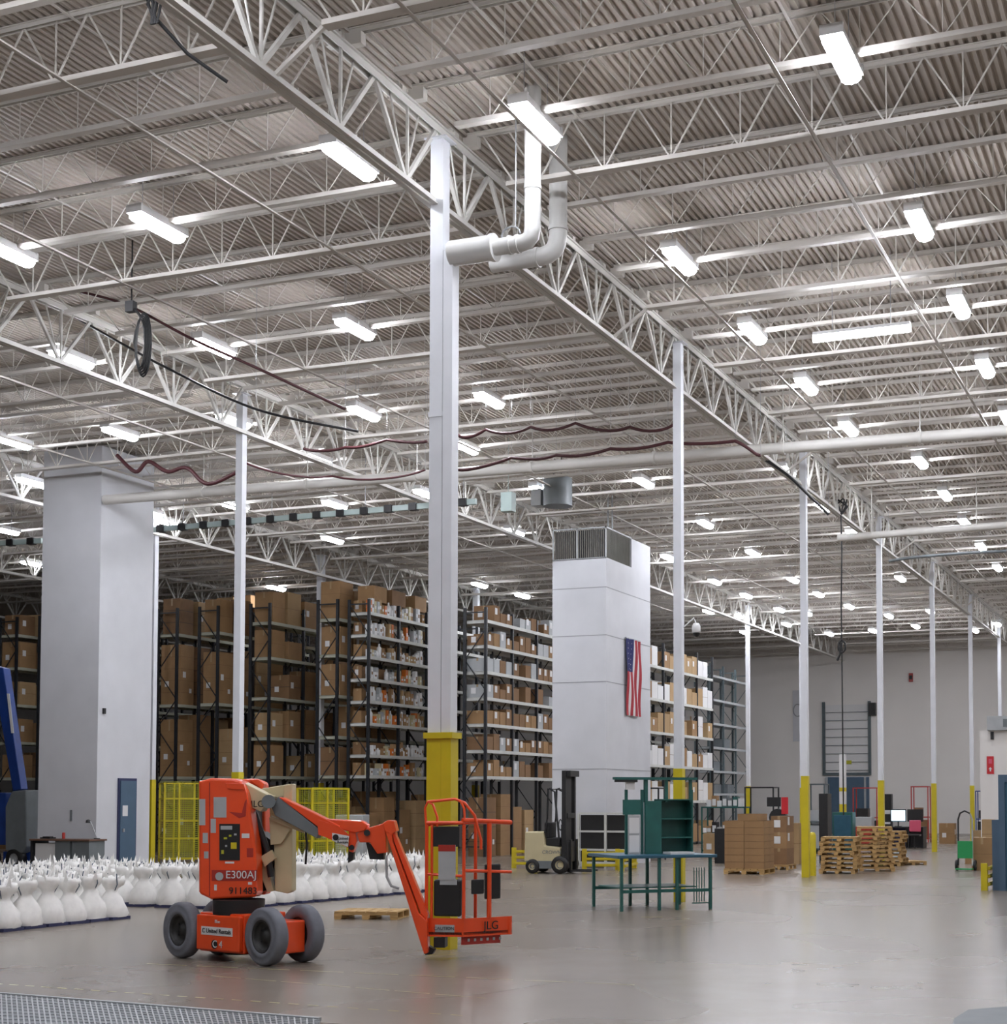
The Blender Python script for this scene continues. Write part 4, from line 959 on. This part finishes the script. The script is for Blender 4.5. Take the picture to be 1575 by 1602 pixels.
# hand truck
p = oz(1510, 1362, 0)
t = thing('hand_truck', 'green and black hand truck standing by the cartons at right', 'hand truck', p)
for x in (-.17, .17): MB().tube([(x, 0, .12), (x, .05, 1.25), (x*.7, .02, 1.4)], .022, 6).obj('rail', 'dark' if x < 0 else 'lgrey', t)
MB().box(-.2, .2, -.3, 0, .03, .06).obj('toe_plate', 'green', t); MB().box(-.18, .18, -.02, .03, .3, .72).obj('back_plate', 'green', t)
wheel(t, -.22, .1, .13, .13, .07, ang=math.pi/2); wheel(t, .22, .1, .13, .13, .07, ang=math.pi/2)
MB().tube([(-.12,.0,1.4), (0,-.03,1.46), (.12,0,1.4)], .022, 6).obj('handle', 'dark', t)

# dark mats at the picture's lower corners
a, b, c, d = oz(-30, 1560), oz(500, 1603), oz(500, 1640), oz(-30, 1640)
t = thing('steel_grating', 'dark patterned steel dock plate at the lower left corner', 'dock plate')
MB().prism([a, d, c, b], (0,0,.04)).obj('plate', 'grey', t)
m = MB(); nrm = Vector((0,0,.04)); N = 60
for q in range(N):
    p, r_ = a.lerp(b, q/N), d.lerp(c, q/N); m.bar(p+nrm, r_+nrm, .012, .012)
for q in range(14):
    p, r_ = a.lerp(d, q/14), b.lerp(c, q/14); m.bar(p+nrm, r_+nrm, .012, .012)
m.obj('tread_pattern', 'metal', t); MB().bar(a+nrm, b+nrm, .04, .03).obj('edge', 'lgrey', t)
a, b, c, d = oz(1493, 1603), oz(1515, 1589), oz(1600, 1582), oz(1600, 1640)
single(MB().prism([a, oz(1480, 1640), d, c, b], (0,0,.05)), 'floor_mat', 'grey', 'dark grey mat corner at the lower right of the picture', 'mat')

# ---------------------------------------------------------------- the orange boom lift
# boom plane: through the machine and the basket
P0, P1 = Vector((-9.95, 14.45, 0)), Vector((-7.55, 15.25, 0))
AX = (P1-P0).normalized(); NV = Vector((AX.y, -AX.x, 0))         # NV points towards the viewer
Z3 = Vector((0,0,1))
def bp(u, v, off=0): return opl(u, v, P0+NV*off, NV)
lift = thing('boom_lift', 'orange articulated boom lift with cream arms and a work basket', 'boom lift', P0)
INV = -P0
def lp(u, v, off=0): return bp(u, v, off)-P0
def plate(pxs, off, th, name, mat, parent=lift, bevel=0, label=None):
    o = MB().prism([lp(u, v, off) for u, v in pxs], -NV*th).obj(name, mat, parent, bevel)
    if label: o['label'] = label
    return o
# chassis and wheels in their own frame
W1 = oz(280, 1499, 0); W2 = W1+Vector((math.cos(R(-15)), math.sin(R(-15)), 0))*1.37
UX = (W2-W1).normalized(); UY = Vector((-UX.y, UX.x, 0)); cen = (W1+W2)/2+UY*.27
ch = MB(); cm = Matrix.Translation(cen-P0) @ Matrix.Rotation(math.atan2(UX.y, UX.x), 4, 'Z')
ch.box(-.38, .36, -.24, .34, .10, .52, 0, cm).box(-.36, .34, -.30, -.24, .12, .50, 0, cm)
ch.obj('chassis', 'orange', lift, .015)
MB().box(.36, .82, -.12, .20, .12, .46, 0, cm).obj('axle_box', 'orange', lift, .015); MB().box(-.72, -.36, -.16, .2, .15, .42, 0, cm).obj('axle_box', 'orange', lift, .015)
MB().box(-.66, .66, -.2, .2, .28, .36, 0, cm).obj('axle', 'dark', lift)
MB().cyl(cm @ Vector((-.02,0,.50)), cm @ Vector((-.02,0,.66)), .28, 28).obj('turntable', 'black', lift)
MB().lathe([(.0,.06), (.16,.07), (.2,.12)], 20, 0, cm).obj('underside_motor', 'black', lift)
wa = math.atan2(UX.y, UX.x)
for k, wpt in enumerate((W1, W2, W2+UY*.56, W1+UY*.56)):
    q = wpt+UY*(.05 if k < 2 else 0)-P0
    tyre(lift, q.x, q.y, .308, .308, .15, -1 if k < 2 else 1, wa-R(6))
# decals on the chassis
def cmv(x, y, z): return cm @ Vector((x, y, z))
def cdecal(x0, x1, z0, z1, mat, name, off=-.303):
    return MB().box(x0, x1, off-.004, off, z0, z1, 0, cm).obj(name, mat, lift)
cdecal(-.27, .24, .285, .375, 'white', 'name_plate', -.301)
text('C United Rentals', 'lettering', 'black', lift, cmv(-.015, -.309, .33), UX, Z3, .068, 'dark lettering on the white plate')
text('Blue', 'lettering', 'white', lift, cmv(0, -.309, .435), UX, Z3, .05, 'small white word')
text('C 4', 'lettering', 'white', lift, cmv(0, -.306, .19), UX, Z3, .11, 'white mark with figure four')
MB().lathe([(0,-.0), (.05,-.0)], 16, 0, Matrix.Translation(cmv(-.05, -.306, .19)) @ Matrix.Rotation(wa, 4, 'Z') @ Matrix.Rotation(math.pi/2, 4, 'X')).obj('badge', 'black', lift)
# superstructure: near hood
hood = [(311,1398), (311,1222), (330,1217), (365,1218), (377,1222), (386,1240), (393,1282), (400,1330), (402,1398), (398,1404), (330,1407)]
off_h = .42
hd = plate(hood, off_h, .26, 'hood', 'orange', bevel=.03)
far_hood = [(330,1400), (330,1222), (395,1218), (412,1224), (414,1260), (416,1400)]
plate(far_hood, -.14, .24, 'far_hood', 'orange', bevel=.03)
plate([(311,1396), (311,1222), (328,1219), (328,1398)], off_h-.26, .30, 'rear_cover', 'orange', bevel=.01)
plate([(316,1400), (316,1235), (398,1240), (400,1400)], .16, .30, 'inner_frame', 'black')
# hood panel lines, recess, decals
def hdec(u0, v0, u1, v1, mat, name, lift_=.004, parent=None):
    o = off_h+lift_
    return MB().prism([lp(u0, v0, o), lp(u1, v0, o), lp(u1, v1, o), lp(u0, v1, o)], -NV*.004).obj(name, mat, parent or hd)
hdec(327.0, 1224, 328.4, 1402, 'red', 'panel_line')
plate([(358,1270), (378,1272), (383,1254), (386,1250), (384,1277), (374,1280)], off_h+.003, .004, 'recess', 'red', hd)
plate([(352,1225), (381,1226), (384,1236), (356,1234)], off_h+.014, .012, 'hood_lip', 'orange', hd, .004)
hdec(334, 1247, 354, 1279, 'lgrey', 'placard'); hdec(329.5, 1281, 337.5, 1303, 'lgrey', 'placard'); hdec(311.5, 1250, 321, 1291, 'lgrey', 'placard'); hdec(317, 1303, 325, 1319, 'lgrey', 'placard'); hdec(319, 1332, 326, 1343, 'lgrey', 'placard')
hdec(343, 1289, 375, 1346, 'black', 'control_window', .006)
for (u, v, w_, h_, mt) in ((345,1292,18,6,'lgrey'), (361,1318,9,10,'yellow'), (350,1310,5,3,'mesh'), (358,1306,4,3,'mesh'), (346,1330,4,6,'mesh'), (366,1304,4,3,'lgrey'), (352,1322,3,3,'lgrey')): hdec(u, v, u+w_, v+h_, mt, 'instrument', .010)
hdec(352, 1348, 366, 1351, 'white', 'caption_strip'); hdec(378, 1304, 390, 1311, 'white', 'placard'); hdec(386, 1327, 396, 1341, 'red', 'recess'); hdec(331, 1361, 402, 1378, 'red', 'recess', .003)
hdec(335, 1384, 339, 1393, 'white', 'placard'); hdec(388, 1380, 394, 1384, 'white', 'placard')
def btext(body, u, v, size, mat, off, parent=lift, label=None): return text(body, 'lettering', mat, parent, lp(u, v, off), AX, Z3, size, label)
btext('E300AJ', 377, 1369, .118, 'white', off_h+.01, hd, 'white model lettering'); btext('911483', 380, 1394, .105, 'black', off_h+.01, hd, 'black fleet number')
MB().lathe([(0,0), (.045,0)], 16, 0, Matrix.Translation(lp(343, 1371, off_h+.012)) @ Matrix.Rotation(math.atan2(AX.y, AX.x), 4, 'Z') @ Matrix.Rotation(math.pi/2, 4, 'X')).obj('fuel_cap', 'lgrey', hd)
# cream riser arms
plate([(377,1222), (424,1246), (408,1270), (390,1262), (386,1240)], .30, .22, 'upper_arm', 'tan', bevel=.01)
plate([(443,1228), (457,1226), (457,1394), (450,1398), (430,1394), (428,1320), (443,1300)], .10, .18, 'riser_post', 'tan', bevel=.01)
plate([(408,1234), (444,1228), (446,1246), (426,1250)], .06, .14, 'riser_link', 'tan', bevel=.01)
plate([(421,1278), (455,1296), (440,1320), (423,1322)], .14, .06, 'gusset', 'tan', bevel=.005)
plate([(423,1276), (476,1298), (476,1304), (423,1283)], .17, .05, 'timing_link', 'tan', bevel=.003)
plate([(405,1300), (428,1318), (430,1350), (420,1392), (404,1396)], .05, .3, 'linkage', 'black')
plate([(404,1346), (416,1350), (428,1394), (418,1396), (404,1360)], .12, .1, 'lower_link', 'tan', bevel=.005)
plate([(408,1340), (424,1330), (431,1342), (414,1356)], .20, .06, 'gusset', 'tan')
MB().tube([lp(398,1272,.16), lp(418,1330,.16), lp(424,1372,.16)], .035, 10).obj('lift_cylinder', 'dark', lift)
MB().tube([lp(478,1296,.2), lp(480,1320,.2), lp(478,1352,.2)], .012, 6).obj('hose', 'black', lift)
btext('JLG', 402.5, 1258, .10, 'black', .305, lift, 'dark lettering on the cream arm')
MB().cyl(lp(420,1254,.36), lp(420,1254,.02), .075, 16).obj('pivot', 'grey', lift)
plate([(388,1219), (404,1219), (413,1226), (410,1236), (396,1226)], -.02, .12, 'rear_bracket', 'orange', bevel=.01)
# main boom
plate([(424,1262), (436,1246), (500,1298), (496,1312), (430,1276)], .24, .16, 'boom_section', 'grey', bevel=.008)
plate([(436,1248), (440,1247), (532,1292), (527,1306), (500,1296)], .25, .18, 'main_boom', 'orange', bevel=.01)
plate([(496,1282), (528,1292), (546,1306), (544,1326), (510,1310), (498,1306)], .262, .02, 'boom_head_plate', 'orange')
plate([(519.5,1303), (546,1308), (544,1325), (519.5,1315)], .27, .006, 'name_plate', 'white')
btext('United', 536, 1311.5, .042, 'black', .275, lift); btext('Rentals', 536, 1317.5, .042, 'black', .275, lift)
MB().lathe([(0,0), (.034,0)], 14, 0, Matrix.Translation(lp(525, 1310, .275)) @ Matrix.Rotation(math.atan2(AX.y, AX.x), 4, 'Z') @ Matrix.Rotation(math.pi/2, 4, 'X')).obj('badge', 'black', lift)
plate([(510,1281), (566,1284), (575,1291), (570,1300), (556,1303), (532,1298), (520,1290)], .24, .16, 'boom_knuckle', 'orange', bevel=.012)
plate([(545,1300), (556,1302), (558,1316), (552,1334), (546,1332)], .22, .12, 'knuckle_lug', 'orange', bevel=.008)
plate([(569,1297), (600,1288), (603,1300), (604,1334), (590,1336), (578,1318), (562,1318), (558,1304)], .22, .14, 'jib_bracket', 'orange', bevel=.01)
plate([(545,1318), (556,1320), (552,1345), (544,1350)], .16, .08, 'clevis', 'dark'); plate([(572,1316), (600,1334), (600,1345), (578,1344)], .16, .08, 'clevis', 'dark')
MB().cyl(lp(574,1303,.25), lp(574,1303,.05), .035, 12).cyl(lp(550,1326,.24), lp(550,1326,.08), .03, 12).obj('pin', 'dark', lift)
plate([(599,1289), (611,1287), (614,1318), (655,1429), (668,1441), (669,1491), (663,1493)], .24, .15, 'jib', 'orange', bevel=.01)
plate([(611,1288), (617,1290), (619,1307), (669,1429), (668,1440), (658,1429), (616,1316)], .20, .12, 'jib_link', 'orange', bevel=.006)
plate([(598,1288), (606,1283), (616,1284), (620,1300), (612,1306), (602,1300)], .25, .17, 'jib_head', 'orange', bevel=.008)
plate([(610,1312), (614,1312), (662,1424), (660,1432)], .16, .05, 'jib_cylinder', 'black')
MB().tube([lp(604,1338,.2), lp(605,1372,.2), lp(612,1386,.2), lp(624,1390,.2)], .014, 6).obj('hose', 'lgrey', lift)
plate([(663,1428), (669,1432), (670,1480), (680,1486), (676,1493), (665,1494), (658,1452)], .14, .12, 'rotator', 'black')
# basket in its own frame: near corner, left side, right side
zf = .36
Cn = oz(725, 1466, .30); Lf = oz(667, 1458, .36)
K = bp(725, 1466, .18)-P0; zk = K.z
dL = (AX*-1+NV*-.12).normalized(); dR = (AX*.78+NV*-.62).normalized()
def bk(a, b, z): return K+dL*a+dR*b+Z3*(z)          # a along left face, b along right face, z above basket bottom
LA, LB = .42, .62
bas = bpy.data.objects.new('basket', None)
def bar_(pts, r, name, mat='orange'): return MB().tube([bk(*p) for p in pts], r, 8).obj(name, mat, lift)
def quad_(pts, th, name, mat, nv): return MB().prism([bk(*p) for p in pts], nv*th).obj(name, mat, lift)
MB().prism([bk(0,0,.02), bk(LA,0,.02), bk(LA,LB,.02), bk(0,LB,.02)], Z3*.03).obj('basket_floor', 'dark', lift)
quad_([(0,0,0), (LA,0,0), (LA,0,.20), (0,0,.20)], .02, 'toe_board', 'orange', -NV*1.0)
quad_([(0,0,0), (0,LB,.0), (0,LB,.20), (0,0,.20)], .02, 'toe_board', 'orange', -AX*1.0)
quad_([(.05,.06,-.09), (.05,LB*.85,-.09), (.05,LB*.85,.0), (.05,.06,.0)], .03, 'underframe', 'red', -AX*1.0)
for q in range(6):
    b_ = .10+q*LB*.13; MB().prism([bk(.045, b_, -.055), bk(.045, b_+.025, -.055), bk(.045, b_+.025, -.025), bk(.045, b_, -.025)], AX*.004).obj('bolt_hole', 'lgrey', lift)
bar_([(0,0,.2), (0,0,1.22)], .02, 'corner_post'); bar_([(LA,0,.2), (LA,0,1.22)], .02, 'corner_post'); bar_([(LA*.86,0,.2), (LA*.86,0,1.22)], .016, 'corner_post')
bar_([(0,LB*.52,.2), (0,LB*.52,1.24)], .028, 'side_post')
bar_([(0,0,1.24), (LA,0,1.24)], .02, 'top_rail'); bar_([(0,-.02,1.27), (0,LB*.98,1.24)], .026, 'side_rail'); bar_([(0,0,.72), (0,LB*.98,.69)], .018, 'side_rail'); bar_([(LA,0,.68), (.02,0,.66)], .016, 'mid_rail')
bar_([(LA,0,1.22), (LA,LB,1.24)], .02, 'top_rail'); bar_([(0,LB*.9,1.24), (LA,LB,1.24)], .02, 'top_rail')
bar_([(LA,LB,.0), (LA,LB,1.24)], .02, 'corner_post'); bar_([(.0,LB*.95,.0), (.0,LB*.95,.2)], .02, 'corner_post')
hoop = [(LA*1.02,0,1.22), (LA*1.05,0,1.40), (LA*.98,0,1.47), (LA*.84,0,1.44), (LA*.72,0,1.30), (LA*.72,0,1.20)]
bar_(hoop, .014, 'console_guard'); bar_([(LA*.98,0,1.47), (LA*.25,0,1.50), (LA*.05,.03,1.46), (-.03,.10,1.32), (-.05,.16,1.05), (-.04,.17,.95)], .016, 'console_guard'); bar_([(LA*.1,0,1.48), (LA*0,0,1.40), (-.01,0,1.26)], .014, 'console_guard')
MB().prism([bk(LA*.78,-.02,.98), bk(LA*.08,-.02,.98), bk(LA*.08,-.02,1.20), bk(LA*.78,-.02,1.20)], -NV*.2).obj('control_console', 'dark', lift)
MB().prism([bk(LA*.80,-.005,.22), bk(LA*.06,-.005,.22), bk(LA*.06,-.005,.62), bk(LA*.80,-.005,.62)], -NV*.16).obj('tool_box', 'black', lift, .02)
MB().prism([bk(LA*.62,-.03,.62), bk(LA*.16,-.03,.62), bk(LA*.16,-.03,1.0), bk(LA*.62,-.03,1.0)], -NV*.03).obj('placard', 'lgrey', lift)
MB().prism([bk(LA*.62,-.033,.93), bk(LA*.16,-.033,.93), bk(LA*.16,-.033,1.0), bk(LA*.62,-.033,1.0)], -NV*.002).obj('warning_strip', 'red', lift)
MB().prism([bk(LA*.60,-.02,.565), bk(LA*.14,-.02,.565), bk(LA*.14,-.02,.625), bk(LA*.60,-.02,.625)], -NV*.004).obj('placard', 'lgrey', lift)
MB().prism([bk(LA*.74,-.012,.05), bk(LA*.22,-.012,.05), bk(LA*.22,-.012,.13), bk(LA*.74,-.012,.13)], -NV*.004).obj('placard', 'lgrey', lift)
text('CAUTION', 'lettering', 'black', lift, bk(LA*.48, -.02, .09)+NV*.006, AX, Z3, .05)
MB().prism([bk(0,LB*.42,.40), bk(0,LB*.75,.40), bk(0,LB*.75,.78), bk(0,LB*.42,.78)], -NV*.05).obj('equipment_box', 'black', lift, .01)
MB().prism([bk(-.01,.08,.46), bk(-.01,.24,.46), bk(-.01,.24,.62), bk(-.01,.08,.62)], -NV*.05).obj('foot_switch', 'dark', lift, .01)
text('JLG', 'lettering', 'black', lift, bk(0, LB*.55, .11)+NV*.02+AX*.012, dR, Z3, .13, 'dark lettering on the basket side')
MB().prism([bk(LA*.80,0,-.12), bk(LA*.5,0,-.12), bk(LA*.5,0,-.01), bk(LA*.80,0,-.01)], -NV*.2).obj('basket_mount', 'black', lift)
